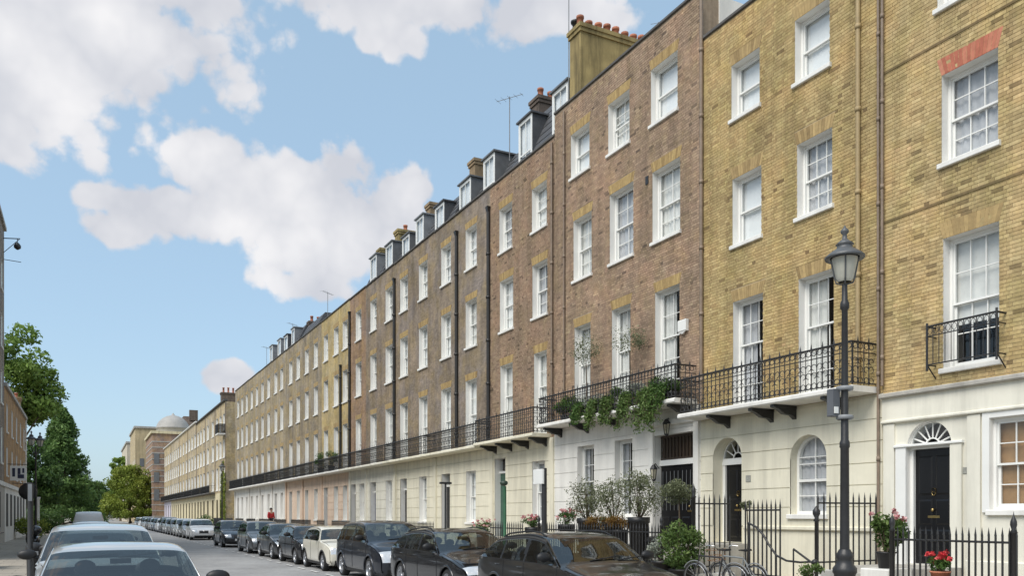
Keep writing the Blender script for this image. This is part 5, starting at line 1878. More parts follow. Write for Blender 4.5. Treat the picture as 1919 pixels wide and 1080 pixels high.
M_CHROME = mat('chrome', (.7, .7, .7), .12, .05, metal=1.0)
def paint(name, c, metal=.35, rough=.32):
    return mat('car_paint_' + name, c, rough, .05, 1.5, metal=metal, coat=1.0)

def car_meshes(sty, sub=.07, rows=14):
    st = STY[sty]
    L_, W, P = st['L'], st['W'], st['P']
    prof, seg = catmull(P, sub)
    H = max(z for x, z in prof)
    nu = len(prof)
    def belt(x):
        return P[5][1] - .035 + .05 * (x / L_)
    def plan(x):
        a = max(0, (.75 - x) / .75)
        b = max(0, (x - (L_ - .6)) / .6)
        return 1 - .13 * a ** 2.4 - .09 * b ** 2.4
    def halfw(x, z):
        zb = belt(x)
        y = W / 2 * plan(x)
        if z > zb:
            t = (z - zb) / max(.2, H - zb)
            y *= 1 - .03 - .20 * t ** 1.15
            if t < .06:
                y += W / 2 * plan(x) * .03 * (1 - t / .06)
        else:
            t = (z - .62) / .42
            y *= 1 - .035 * t * t - (.03 if z < .30 else 0)
        return y
    drop = .045
    nv = 9
    vs = [0, .2, .4, .56, .7, .82, .91, .97, 1.0]
    G = {}
    verts = []
    def V(p):
        verts.append(p)
        return len(verts) - 1
    top = {}
    E = []
    for i, (x, z) in enumerate(prof):
        a, b = prof[max(i - 1, 0)], prof[min(i + 1, nu - 1)]
        tx, tz = b[0] - a[0], b[1] - a[1]
        l = math.hypot(tx, tz) or 1
        nx, nz = -tz / l, tx / l
        if nz < -0.2:
            pass
        ye = halfw(x, z)
        ex = ez = 0
        for j, v in enumerate(vs):
            # edge rolls inwards, the middle crowns outwards; the nose bows forward in plan
            roll = 0 if v < .7 else drop * (1 - math.sqrt(max(0, 1 - ((v - .7) / .3) ** 2)))
            crown = .022 * (1 - v * v)
            bow = (.10 * max(0, (.9 - x) / .9) ** 1.5 * (1 - v * v)) if x < .9 else 0
            bowr = (.05 * max(0, (x - (L_ - .5)) / .5) * (1 - v * v)) if x > L_ - .5 else 0
            cur = .085 * v * v if seg[i] == 5 or (seg[i] == 6 and False) else 0      # windscreen curves back towards the pillars
            px = x - nx * roll * -1 * -1 + nx * crown - bow + bowr
            pz = z - nz * roll + nz * crown
            top[i, j, 1] = V((px, ye * v, pz))
            top[i, j, -1] = top[i, j, 1] if v == 0 else V((px, -ye * v, pz))
            if j == nv - 1:
                E.append((px, pz))
    faces = {}
    def add(key, f):
        faces.setdefault(key, []).append(f)
    for i in range(nu - 1):
        s = seg[i]
        for j in range(nv - 1):
            v = (vs[j] + vs[j + 1]) / 2
            xm, zm = (prof[i][0] + prof[i + 1][0]) / 2, (prof[i][1] + prof[i + 1][1]) / 2
            key = 'body'
            if s == 5 and j < nv - 2 and prof[i][1] > P[5][1] + .02 and prof[i + 1][1] < P[6][1] - .01:
                key = 'windscreen'
            elif s == 8 and j < nv - 2 and P[9][1] + .05 < zm < P[8][1] - .03 and sty != 'van':
                key = 'rear_window'
            elif xm < .5 and s in (2, 3) and .58 < v < .97 and .56 < zm < (.74 if sty != 'mpv' else .84) and xm < .34:
                key = 'headlight'
            elif xm < .2 and v < .46 and .47 < zm < .66:
                key = 'grille'
            elif xm < .3 and zm < .36 and v < .8:
                key = 'lower_grille'
            elif xm > L_ - .35 and .62 < v < .98 and .66 < zm < .92 and s in (9, 10):
                key = 'tail_light'
            f = (top[i, j, 1], top[i + 1, j, 1], top[i + 1, j + 1, 1], top[i, j + 1, 1])
            add(key, f)
            add(key, (top[i, j, -1], top[i, j + 1, -1], top[i + 1, j + 1, -1], top[i + 1, j, -1]))
    # sides
    z0 = .20
    na = 5
    side = {}
    for i in range(nu):
        x, ze = E[i]
        zb = min(belt(x), ze)
        zl = min(z0, ze)
        zs = [zl + (zb - zl) * k / rows for k in range(rows + 1)] + [zb + (ze - zb) * f for f in (.04, .3, .6, .87, 1.0)]
        for k, z in enumerate(zs):
            for sgn in (1, -1):
                if k == len(zs) - 1:
                    side[i, k, sgn] = top[i, nv - 1, sgn]
                else:
                    side[i, k, sgn] = V((x, sgn * halfw(x, z), z))
    nk = rows + 1 + na
    wheels = (st['fw'], st['rw'])
    ra = st['wr'] + .055
    for i in range(nu - 1):
        xm = (E[i][0] + E[i + 1][0]) / 2
        for k in range(nk - 1):
            q = [side[i, k, 1], side[i + 1, k, 1], side[i + 1, k + 1, 1], side[i, k + 1, 1]]
            c = [sum(verts[a][t] for a in q) / 4 for t in range(3)]
            if k < rows and any((c[0] - w) ** 2 + (c[2] - st['wr']) ** 2 < ra ** 2 for w in wheels):
                continue
            key = 'body'
            if rows < k < nk - 2 and E[i][1] > belt(xm) + .10 and P[5][0] + .1 < xm < P[9][0] - .12:
                pil = any(abs(xm - p - (c[2] - belt(xm)) * .12) < .045 for p in st['pil'])
                key = 'pillar' if pil else 'side_window'
                if sty == 'van' and xm > st['pil'][0] + .1:
                    key = 'body'
            elif k == rows and E[i][1] > belt(xm) + .10 and P[5][0] + .1 < xm < P[9][0]:
                key = 'trim'
            elif k < 2:
                key = 'sill_trim'
            add(key, tuple(q))
            q2 = [side[i, k, -1], side[i, k + 1, -1], side[i + 1, k + 1, -1], side[i + 1, k, -1]]
            add(key, tuple(q2))
    res = {}
    def sub_mesh(name, fl, m=None, smooth=True):
        used = {}
        nv_, nf = [], []
        for f in fl:
            g = []
            for a in f:
                if a not in used:
                    used[a] = len(nv_)
                    nv_.append(verts[a])
                g.append(used[a])
            # drop collapsed edges
            h = []
            for a in g:
                if not h or (nv_[a] != nv_[h[-1]]):
                    h.append(a)
            if len(set(h)) >= 3:
                nf.append(tuple(dict.fromkeys(h)))
        b = MB()
        b.add(nv_, nf, smooth)
        return b
    # local frame: x to the car's left, y backwards (front faces -y), z up; origin in the middle on the ground
    def conv(b):
        b.v = [(p[1], p[0] - L_ / 2, p[2]) for p in b.v]
        return b
    out = []
    names = {'body': None, 'windscreen': M_CGLASS, 'rear_window': M_CGLASS, 'headlight': M_HLIGHT, 'grille': M_TRIM, 'lower_grille': M_TRIM, 'tail_light': mat('tail_lens', (.35, .02, .02), .15, .1, coat=1.0), 'trim': M_TRIM, 'sill_trim': M_TRIM}
    for key in names:
        if key not in faces:
            continue
        fl = faces[key]
        if key in ('headlight', 'tail_light', 'sill_trim', 'trim'):
            for sg in (1, -1):
                h = [f for f in fl if sum(verts[a][1] for a in f) * sg > 0]
                if h:
                    out.append((key, conv(sub_mesh(key, h)), names[key], 'part'))
        else:
            out.append((key, conv(sub_mesh(key, fl)), names[key], 'part'))
    fl = faces.get('side_window', [])
    cuts = [0] + list(st['pil']) + [99]
    for sg in (1, -1):
        for a, b in zip(cuts[:-1], cuts[1:]):
            h = [f for f in fl if sum(verts[q][1] for q in f) * sg > 0 and a < sum(verts[q][0] - (verts[q][2] - 1) * .12 for q in f) / 4 < b]
            if h:
                out.append(('side_window', conv(sub_mesh('side_window', h)), M_CGLASS, 'part'))
    fl = faces.get('pillar', [])
    for sg in (1, -1):
        for p in st['pil']:
            h = [f for f in fl if sum(verts[q][1] for q in f) * sg > 0 and abs(sum(verts[q][0] for q in f) / 4 - p) < .25]
            if h:
                out.append(('pillar', conv(sub_mesh('pillar', h)), M_TRIM, 'part'))
    # cabin and chassis inside
    inn = MB().box(-W / 2 + .16, W / 2 - .16, -L_ / 2 + .25, L_ / 2 - .25, .22, .80)
    out.append(('chassis', inn, M_TRIM, 'part'))
    # what shows through the glass: dashboard, seats with headrests, steering wheel, mirror
    xd, zd = P[5][0] + .05, P[5][1] - .10
    out.append(('dashboard', MB().box(-W / 2 + .14, W / 2 - .14, xd - L_ / 2 - .2, xd - L_ / 2 + .42, .7, zd), M_SEAT, 'part'))
    for sy in (-.36, .36):
        for xs, hh in ((st['pil'][0] - .05, P[5][1] + .26), (st['pil'][1] + .02, P[5][1] + .18)):
            if sty == 'van' and xs > 3:
                continue
            se = MB()
            yb = xs - L_ / 2
            v = [(sy - .24, yb - .05, .6), (sy + .24, yb - .05, .6), (sy + .24, yb + .1, .6), (sy - .24, yb + .1, .6), (sy - .20, yb + .12, hh - .14), (sy + .20, yb + .12, hh - .14), (sy + .20, yb + .2, hh - .14), (sy - .20, yb + .2, hh - .14)]
            se.add(v, [(0, 1, 5, 4), (1, 2, 6, 5), (2, 3, 7, 6), (3, 0, 4, 7), (4, 5, 6, 7)])
            se.sphere((sy, yb + .17, hh - .05), .12, 8, 6, (1, .5, .75))
            out.append(('seat', se, M_SEAT, 'part'))
    wv = MB().tube([(.36 + .17 * math.cos(a), xd - L_ / 2 + .48 - .04 * math.sin(a), zd + .02 + .16 * math.sin(a)) for a in [2 * math.pi * q / 16 for q in range(17)]], .016, 5, False)
    out.append(('steering_wheel', wv, M_TRIM, 'part'))
    out.append(('interior_mirror', MB().box(-.11, .11, P[6][0] - L_ / 2 - .06, P[6][0] - L_ / 2 - .03, P[6][1] - .15, P[6][1] - .09), M_TRIM, 'part'))
    # wipers along the foot of the screen, bonnet shut lines
    for sy in (-.3, .25):
        wp = [(sy + q * .11, P[5][0] - L_ / 2 + .06 + .012 * q, P[5][1] + .06 + .012 * q) for q in range(6)]
        out.append(('wiper', MB().tube(wp, .011, 4), M_TRIM, 'part'))
    for sg in (1, -1):
        ln = [verts[top[i, 6, sg]] for i in range(nu) if seg[i] in (3, 4) and prof[i][0] > .2]
        out.append(('bonnet_seam', conv(MB().tube([(a, b, c + .001) for a, b, c in ln], .006, 4, False)), M_TRIM, 'part'))
    out.append(('badge', MB().lathe([(.001, -.012), (.055, -.01), (.055, .0)], 0, -L_ / 2 - .09, P[3][1] - .07, 12, axis='y'), M_CHROME, 'part'))
    # arch lips
    for w in wheels:
        for sg in (1, -1):
            lip = MB()
            n = 16
            y = w - L_ / 2
            hw = lambda z: halfw(w, z)
            pts = []
            for q in range(n + 1):
                a = math.pi * q / n * 1.16 - .08 * math.pi
                zz = st['wr'] + (ra + .012) * math.sin(a)
                pts.append((sg * (halfw(w + (ra) * math.cos(a), max(.2, zz)) - .006), y + (ra + .012) * math.cos(a), max(.19, zz)))
            lip.tube(pts, .028, 5)
            out.append(('wheel_arch', lip, 'paint' if sty not in ('mini',) else M_TRIM, 'part'))
            wl = MB()
            xw = sg * (W / 2 - .12)
            wr = st['wr']
            wl.lathe([(wr - .09, -.10), (wr - .03, -.105), (wr, -.075), (wr, .075), (wr - .03, .105), (wr - .09, .10)], xw, y, wr, 20, axis='x')
            out.append(('wheel', wl, M_TYRE, 'wheel'))
            rim = MB()
            o = sg
            rim.lathe([(wr - .09, o * .10), (wr - .105, o * .09), (wr - .12, o * .03)], xw, y, wr, 20, axis='x')
            for q in range(5):
                a = 2 * math.pi * q / 5 + .3
                c, s_ = math.cos(a), math.sin(a)
                t1, t2 = .05, .035
                rr = wr - .10
                v = [(xw + o * .085, y + .04 * c - t1 * s_, wr + .04 * s_ + t1 * c), (xw + o * .085, y + .04 * c + t1 * s_, wr + .04 * s_ - t1 * c),
                     (xw + o * .09, y + rr * c + t2 * s_, wr + rr * s_ - t2 * c), (xw + o * .09, y + rr * c - t2 * s_, wr + rr * s_ + t2 * c)]
                v += [(a_ - o * .03, b_, c_) for a_, b_, c_ in v]
                rim.add(v, [(0, 1, 2, 3), (0, 4, 5, 1), (1, 5, 6, 2), (2, 6, 7, 3), (3, 7, 4, 0)])
            rim.lathe([(.07, o * .05), (.065, o * .095), (.001, o * .10)], xw, y, wr, 10, axis='x')
            out.append(('rim', rim, M_RIM, 'sub'))
    # mirrors
    zc = P[5][1] + .06
    yc = P[5][0] + .33 - L_ / 2
    for sg in (1, -1):
        m = MB()
        bx = sg * (halfw(P[5][0] + .35, zc) - .01)
        m.tube([(bx, yc, zc), (bx + sg * .08, yc - .01, zc + .015)], .025, 6)
        m.sphere((bx + sg * .17, yc - .02, zc + .06), .13, 12, 8, (1.05, .45, .62))
        out.append(('mirror', m, M_TRIM, 'part'))
    # plate, badge bar, wipers, handles, door seams
    pl = MB().box(-.26, .26, -L_ / 2 - .125, -L_ / 2 - .10, .38, .49)
    out.append(('number_plate', pl, M_PLATE, 'part'))
    for sg in (1, -1):
        for p in st['pil'][:2] if sty != 'mini' else st['pil'][:1]:
            zz = belt(p) - .09
            h = MB()
            xx = p + .16
            y = sg * (halfw(xx, zz) + .012)
            h.tube([(y - sg * .02, xx - .09 - L_ / 2, zz), (y, xx - .06 - L_ / 2, zz), (y, xx + .06 - L_ / 2, zz), (y - sg * .02, xx + .09 - L_ / 2, zz)], .012, 5)
            out.append(('door_handle', h, 'paint', 'part'))
        sm = MB()
        for xx in (P[5][0] + .12, st['pil'][0], st['pil'][1] - .1):
            if sty == 'mini' and xx == st['pil'][1] - .1:
                continue
            pts = [(sg * (halfw(xx, z) + .0015), xx - L_ / 2, z) for z in np.linspace(.34, belt(xx) - .01, 10)]
            sm.tube(pts, .006, 4, False)
        out.append(('door_seam', sm, M_TRIM, 'part'))
    if sty == 'estate':
        for sg in (1, -1):
            rl = MB()
            pts = []
            for i in range(9):
                x = P[6][0] + .15 + (P[8][0] - P[6][0] - .25) * i / 8
                zz = np.interp(x, [p[0] for p in prof[:]], [p[1] for p in prof[:]]) if False else None
                best = min(prof, key=lambda q: abs(q[0] - x) + (10 if q[1] < 1.2 else 0))
                pts.append((sg * (halfw(x, best[1]) - .06), x - L_ / 2, best[1] + (.03 if 0 < i < 8 else -.01)))
            rl.tube(pts, .016, 5)
            out.append(('roof_rail', rl, M_TRIM, 'part'))
    res = []
    for nm, b, m, role in out:
        org = b.centre()
        res.append((nm, b.data(nm, org), org, m, role))
    return res
CARM = {}
def car(label, sty, pm, x, y_front, group, rim=None, fine=True):
    key = (sty, fine)
    if key not in CARM:
        CARM[key] = car_meshes(sty, .055 if fine else .11, 18 if fine else 8)
        for nm, me, org, m, role in CARM[key]:
            if not me.materials:
                me.materials.append(None if m in (None, 'paint') else m)
    L_ = STY[sty]['L']
    t = thing('parked_van' if sty == 'van' else 'parked_car', label, 'van' if sty == 'van' else 'car', (x, y_front + L_ / 2, .005), group=group, local=True)
    # sit on the road camber
    mid = (KL + KR) / 2
    t.location.z = .05 * (1 - abs(x - mid) / (KR - mid)) + .003
    t.rotation_euler = (0, 0, random.uniform(-.012, .012))
    last = None
    for nm, me, org, m, role in CARM[key]:
        o = place(nm, me, org, last if role == 'sub' else t)
        if role == 'wheel':
            last = o
        if m in (None, 'paint'):
            o.material_slots[0].link = 'OBJECT'
            o.material_slots[0].material = pm
    return t
P_BLK = paint('black', (.018, .018, .020), .4, .25)
P_BRN = paint('dark_bronze', (.052, .050, .048), .7, .28)
P_NAVY = paint('dark_navy', (.03, .034, .046), .6, .28)
P_CREAM = paint('cream', (.68, .65, .55), 0, .35)
P_GREY = paint('mid_grey', (.16, .165, .17), .6, .32)
P_DGREY = paint('dark_grey', (.05, .052, .056), .6, .3)
P_SILV = paint('silver', (.42, .43, .44), .8, .32)
P_WHITE = paint('white', (.74, .74, .74), 0, .35)
P_PALE = paint('pale_silver', (.55, .57, .57), .5, .3)
P_BLUE = paint('steel_blue', (.12, .16, .22), .6, .3)
GR, GL = 'cars parked along the right kerb', 'cars parked along the left kerb'
def rx(sty):
    return 6.72 + STY[sty]['W'] / 2
for lab, sty, pm, yf in [
    ('dark bronze estate car, nearest in the right-hand row', 'estate', P_BRN, 10.15),
    ('black estate car second in the right-hand row', 'estate', P_BLK, 15.3),
    ('dark navy people carrier just in front of the cream hatchback', 'mpv', P_NAVY, 20.75),
    ('small cream hatchback in the right-hand row', 'mini', P_CREAM, 25.75),
    ('black small car hidden behind the cream hatchback', 'mini', P_BLK, 29.75),
    ('dark grey saloon car behind the small black car', 'saloon', P_DGREY, 33.75),
    ('mid grey hatchback behind the dark grey saloon', 'hatch', P_GREY, 39.4),
    ('dark hatchback with open road before the white car', 'hatch', P_BLK, 48.0),
    ('white car standing after the gap in the right-hand row', 'hatch', P_WHITE, 63.5)]:
    car(lab, sty, pm, rx(sty), yf, GR)
y = 68.6
ords = ['first', 'second', 'third', 'fourth', 'fifth', 'sixth', 'seventh', 'eighth', 'ninth', 'tenth', 'eleventh', 'twelfth', 'thirteenth', 'fourteenth']
seq = [('saloon', P_SILV, 'silver saloon'), ('hatch', P_PALE, 'pale silver hatchback'), ('estate', P_GREY, 'grey estate car'), ('hatch', P_SILV, 'silver hatchback'), ('mpv', P_BLK, 'black people carrier'),
       ('saloon', P_WHITE, 'white saloon'), ('hatch', P_BLUE, 'steel blue hatchback'), ('estate', P_SILV, 'silver estate car'), ('hatch', P_BLK, 'black hatchback'), ('saloon', P_PALE, 'pale saloon'), ('mpv', P_GREY, 'grey people carrier'), ('hatch', P_WHITE, 'white hatchback'), ('saloon', P_DGREY, 'dark saloon'), ('hatch', P_SILV, 'small silver hatchback')]
for o_, (sty, pm, wd) in zip(ords, seq):
    car('%s, %s car beyond the white one in the far right-hand row' % (wd, o_), sty, pm, rx(sty), y, GR, fine=False)
    y += STY[sty]['L'] + random.uniform(.7, 1.1)
for lab, sty, pm, yf, x, fine in [
    ('pale silver saloon nearest in the left-hand row, its roof and windscreen filling the lower left', 'saloon', P_PALE, 8.55, .36, True),
    ('pale car second in the left-hand row', 'mpv', P_PALE, 13.6, .22, True),
    ('silver saloon third in the left-hand row', 'saloon', P_SILV, 19.0, .25, True),
    ('silver estate car fourth in the left-hand row', 'estate', P_SILV, 24.8, .2, False),
    ('grey saloon fifth in the left-hand row', 'saloon', P_GREY, 31.0, .2, False),
    ('silver hatchback sixth in the left-hand row', 'hatch', P_SILV, 37.0, .2, False),
    ('dark saloon seventh in the left-hand row, before the white van', 'saloon', P_DGREY, 43.0, .2, False),
    ('white van standing at the end of the left-hand row of cars', 'van', P_WHITE, 61.0, .2, False)]:
    c_ = car(lab, sty, pm, x, yf, GL, fine=fine)
    if sty == 'van':
        c_.rotation_euler = (0, 0, math.pi)
# ================================================================== leaves
def leaf_mat(name, dark, mid, light, trans=.25):
    if name in MATS:
        return MATS[name]
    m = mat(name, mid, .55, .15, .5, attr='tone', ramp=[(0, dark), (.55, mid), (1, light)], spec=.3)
    nt = m.node_tree
    b = nt.nodes['Principled BSDF']
    out = [n for n in nt.nodes if n.type == 'OUTPUT_MATERIAL'][0]
    tr = nt.nodes.new('ShaderNodeBsdfTranslucent')
    mx = nt.nodes.new('ShaderNodeMixShader')
    mx.inputs[0].default_value = trans
    src = b.inputs['Base Color'].links[0].from_socket
    nt.links.new(src, tr.inputs[0])
    nt.links.new(b.outputs[0], mx.inputs[1])
    nt.links.new(tr.outputs[0], mx.inputs[2])
    nt.links.new(mx.outputs[0], out.inputs['Surface'])
    return m
LF_PLANE = leaf_mat('plane_tree_leaf', (.075, .13, .025), (.18, .28, .055), (.30, .41, .11))
LF_DARK = leaf_mat('dark_tree_leaf', (.025, .055, .015), (.06, .12, .03), (.12, .20, .05))
LF_CONE = leaf_mat('conical_tree_leaf', (.045, .095, .027), (.115, .205, .058), (.21, .33, .10))
LF_LIME = leaf_mat('lime_tree_leaf', (.10, .14, .02), (.22, .28, .045), (.36, .40, .08))
LF_BUSH = leaf_mat('bush_leaf', (.025, .06, .012), (.07, .14, .03), (.15, .24, .06))
LF_FERN = leaf_mat('fern_leaf', (.045, .085, .02), (.10, .165, .042), (.17, .24, .07))
LF_OLIVE = leaf_mat('olive_leaf', (.07, .085, .045), (.15, .17, .09), (.26, .28, .17))
LF_RUST = leaf_mat('rust_leaf', (.10, .05, .015), (.22, .12, .03), (.28, .22, .07))
LF_SILVER = leaf_mat('silver_leaf', (.18, .2, .16), (.32, .35, .29), (.45, .47, .42))
LF_PINK = leaf_mat('pink_petal', (.50, .16, .18), (.68, .33, .33), (.78, .55, .54))
LF_RED = leaf_mat('red_petal', (.4, .02, .03), (.6, .04, .05), (.7, .12, .12))

def leaf_cloud(centres, size, asp=.55, up=.3, tones=None, jit=.55):
    """one bent leaf (two quads) at every centre"""
    n = len(centres)
    c = np.asarray(centres, float)
    d = rng.normal(size=(n, 3))
    d[:, 2] += up * rng.normal(size=n) - .15
    d /= np.linalg.norm(d, axis=1)[:, None]
    r = rng.normal(size=(n, 3))
    s = np.cross(d, r)
    s /= np.linalg.norm(s, axis=1)[:, None]
    nn = np.cross(s, d)
    sz = size * (1 + jit * (rng.random(n) * 2 - 1))
    d = d * sz[:, None]
    s = s * (sz * asp)[:, None]
    nn = nn * (sz * .12)[:, None]
    v = np.stack([c - d * .5, c + s * .5 - nn, c + d * .5, c - s * .5 - nn], 1).reshape(-1, 3)
    q = np.arange(n)[:, None] * 4
    f = np.concatenate([q + np.array([[0, 1, 2]]), q + np.array([[0, 2, 3]])], 1).reshape(-1, 3)
    t = rng.random(n) if tones is None else np.asarray(tones)
    return v, f, np.repeat(t, 2)
def leaf_object(name, m, parent, cl, origin=None, **kw):
    v = np.concatenate([a[0] for a in cl])
    off = np.cumsum([0] + [len(a[0]) for a in cl])
    f = np.concatenate([a[1] + o for a, o in zip(cl, off)])
    t = np.concatenate([a[2] for a in cl])
    o = origin or tuple((v.min(0) + v.max(0)) / 2)
    me = bpy.data.meshes.new(name)
    v = v - np.array(o)
    me.vertices.add(len(v))
    me.vertices.foreach_set('co', v.ravel().astype(np.float32))
    me.loops.add(f.size)
    me.loops.foreach_set('vertex_index', f.ravel().astype(np.int32))
    me.polygons.add(len(f))
    me.polygons.foreach_set('loop_start', (np.arange(len(f)) * 3).astype(np.int32))
    me.polygons.foreach_set('loop_total', np.full(len(f), 3, np.int32))
    me.update(calc_edges=True)
    at = me.attributes.new('tone', 'FLOAT', 'FACE')
    at.data.foreach_set('value', t.astype(np.float32))
    me.materials.append(m)
    return place(name, me, o, parent, **kw)
def blob_points(c, r, n, shell=.55):
    d = rng.normal(size=(n, 3))
    d /= np.linalg.norm(d, axis=1)[:, None]
    q = (shell + (1 - shell) * rng.random(n)) ** .7
    return np.asarray(c) + d * q[:, None] * np.asarray(r)

def tree(label, x, y, h, crown_z, rx_, rz, m, shape='round', n=9000, leaf=.34, clumps=46, trunk_r=.3, lean=0.0, name='tree', cat='tree'):
    t = thing(name, label, cat, (x, y, PV if x > KR or x < KL else 0))
    z0 = PV
    tr = MB()
    tr.tube([(x, y, z0 - .05), (x + .05, y, z0 + .4), (x + lean * .4, y + .1, crown_z * .6), (x + lean, y, crown_z + rz * .2), (x + lean, y, h * .8)], [trunk_r * 1.35, trunk_r, trunk_r * .8, trunk_r * .5, trunk_r * .18], 9)
    pts = []
    for i in range(clumps):
        if shape == 'dome':
            u = rng.random() ** 1.2
            z = crown_z + (h - crown_z) * u * .93
            rr = rx_ * math.sqrt(max(0, 1 - u ** 1.9)) * (.35 + .6 * math.sqrt(rng.random()))
            a = rng.random() * 6.28
            c = (x + lean + rr * math.cos(a), y + rr * math.sin(a), z + rx_ * .1)
            s = rx_ * (.15 + .12 * rng.random())
            cr = (s, s, s * .75)
        elif shape == 'cone':
            u = rng.random() ** .8
            z = crown_z + (h - crown_z) * u
            rr = rx_ * (1 - u) ** .75 * (.45 + .55 * rng.random()) + .2
            a = rng.random() * 6.28
            c = (x + lean + rr * math.cos(a), y + rr * math.sin(a), z)
            cr = (rx_ * .30 * (1.1 - .6 * u), rx_ * .30 * (1.1 - .6 * u), rx_ * .22)
        else:
            d = rng.normal(size=3)
            d /= np.linalg.norm(d)
            k = .45 + .5 * rng.random()
            cz = (h + crown_z) / 2
            if shape == 'round' and d[2] < -.5:
                d[2] *= .6
            c = (x + lean + d[0] * rx_ * k, y + d[1] * rx_ * k, cz + d[2] * (h - crown_z) / 2 * k)
            s = rx_ * (.20 + .16 * rng.random())
            cr = (s, s, s * .75)
        pts.append((c, cr))
    cl = []
    for c, cr in pts:
        k = int(n / clumps * (.7 + .6 * rng.random()))
        p = blob_points(c, cr, k, .3)
        base = .25 + .5 * rng.random()
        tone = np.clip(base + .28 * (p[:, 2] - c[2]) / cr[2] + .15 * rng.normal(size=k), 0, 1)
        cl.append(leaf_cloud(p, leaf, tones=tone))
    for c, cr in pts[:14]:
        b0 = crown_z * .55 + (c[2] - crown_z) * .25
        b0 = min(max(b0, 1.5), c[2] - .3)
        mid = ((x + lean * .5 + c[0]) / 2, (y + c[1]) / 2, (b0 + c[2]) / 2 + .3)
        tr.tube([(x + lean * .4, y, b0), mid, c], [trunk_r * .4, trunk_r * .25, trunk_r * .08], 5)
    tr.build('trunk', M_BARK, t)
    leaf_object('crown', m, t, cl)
    return t
tree('big bright green plane tree rising behind the left houses', -7.0, 92, 20.0, 7.6, 4.9, 7, LF_PLANE, n=24000, leaf=.38, clumps=75, trunk_r=.42)
tree('tall conical dark green tree on the left pavement', -2.5, 116, 14.6, 1.0, 3.9, 6, LF_CONE, 'cone', n=26000, leaf=.34, clumps=150, trunk_r=.3)
tree('dark broad tree between the plane tree and the conical tree', -6.2, 106, 10.0, 1.0, 4.0, 5, LF_DARK, n=16000, leaf=.40, clumps=60, trunk_r=.3)
tree('dark spreading tree low behind the conical tree', -3.6, 150, 8.5, .6, 5.4, 5, LF_DARK, n=14000, leaf=.5, clumps=50, trunk_r=.3)
tree('round yellow-green tree at the far end of the right-hand cars', 8.8, 202, 12.6, .9, 6.4, 6, LF_LIME, 'dome', n=34000, leaf=.40, clumps=150, trunk_r=.3)
tree('distant dark tree closing the street on the left', -3.0, 235, 11.0, .8, 7.0, 5, LF_DARK, n=12000, leaf=.6, clumps=40, trunk_r=.3)
tree('distant dark tree closing the street in the middle', 3.5, 330, 14.0, .5, 9.0, 6, LF_DARK, n=12000, leaf=.8, clumps=40, trunk_r=.3)
tree('distant green tree rising beside the cream block', 9.3, 275, 19.5, 5, 4.2, 6, LF_PLANE, n=10000, leaf=.55, clumps=40, trunk_r=.3)
tree('far green tree at the end of the street behind the white van', -.5, 400, 13, .5, 10, 6, LF_PLANE, n=9000, leaf=.9, clumps=34, trunk_r=.3)
# low bushy growth at the foot of the left trees
def bush(name, label, x, y, z, r, m, n=900, leaf=.07, blobs=6, flat=.8, pot=None, stem=None, flowers=None, cat='plant', group=None):
    """leafy plant; pot = (radius, height, material); stem = height of a bare stem"""
    t = thing(name, label, cat, (x, y, z), group=group)
    zz = z
    if pot:
        pr, ph, pmt = pot
        MB().lathe([(.001, 0), (pr * .72, 0), (pr * .95, ph * .9), (pr * 1.06, ph * .91), (pr * 1.06, ph), (pr * .9, ph), (pr * .88, ph * .9), (.001, ph * .9)], x, y, z, 14).build('pot', pmt, t)
        zz += ph
    if stem:
        MB().tube([(x, y, zz - .1), (x + .02, y - .02, zz + stem * .5), (x, y, zz + stem + r * .3)], [.028, .022, .012], 6).build('stem', M_BARK, t)
        zz += stem
    cl = []
    cen = []
    for i in range(blobs):
        d = rng.normal(size=3)
        d /= np.linalg.norm(d)
        c = (x + d[0] * r * .55, y + d[1] * r * .55, zz + r * flat * (.75 + d[2] * .5))
        cen.append(c)
        k = n // blobs
        q_ = .32 + .3 * rng.random()
        p = blob_points(c, (r * q_, r * q_, r * q_ * .9 * flat), k, .25)
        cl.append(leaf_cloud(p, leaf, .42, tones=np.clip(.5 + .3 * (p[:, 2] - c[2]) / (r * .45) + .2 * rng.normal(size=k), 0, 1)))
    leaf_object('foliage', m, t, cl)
    if not stem:
        b = MB()
        for c in cen:
            b.tube([(x, y, zz - .12), ((x + c[0]) / 2, (y + c[1]) / 2, (zz + c[2]) / 2), c], [.016, .012, .005], 5)
        b.build('stem', M_BARK, t)
    if flowers:
        fm, k, fl = flowers
        fc = []
        for q in range(k):
            c = cen[q % len(cen)]
            p0 = np.asarray(c) + np.array([rng.normal() * r * .35, rng.normal() * r * .35, r * .4 * flat + rng.random() * .06])
            fc.append(leaf_cloud(blob_points(p0, (.05, .05, .035), 16, .2), fl, .8))
        leaf_object('blossom', fm, t, fc)
    return t
bush('hedge', 'dark hedge along the left pavement at the foot of the trees', -3.8, 88, PV, 2.0, LF_DARK, 5000, .22, 12, cat='hedge')
bush('shrub', 'yellowish shrub by the porch column of the left house', -3.6, 69, PV, 1.3, LF_LIME, 2500, .14, 8, cat='shrub')
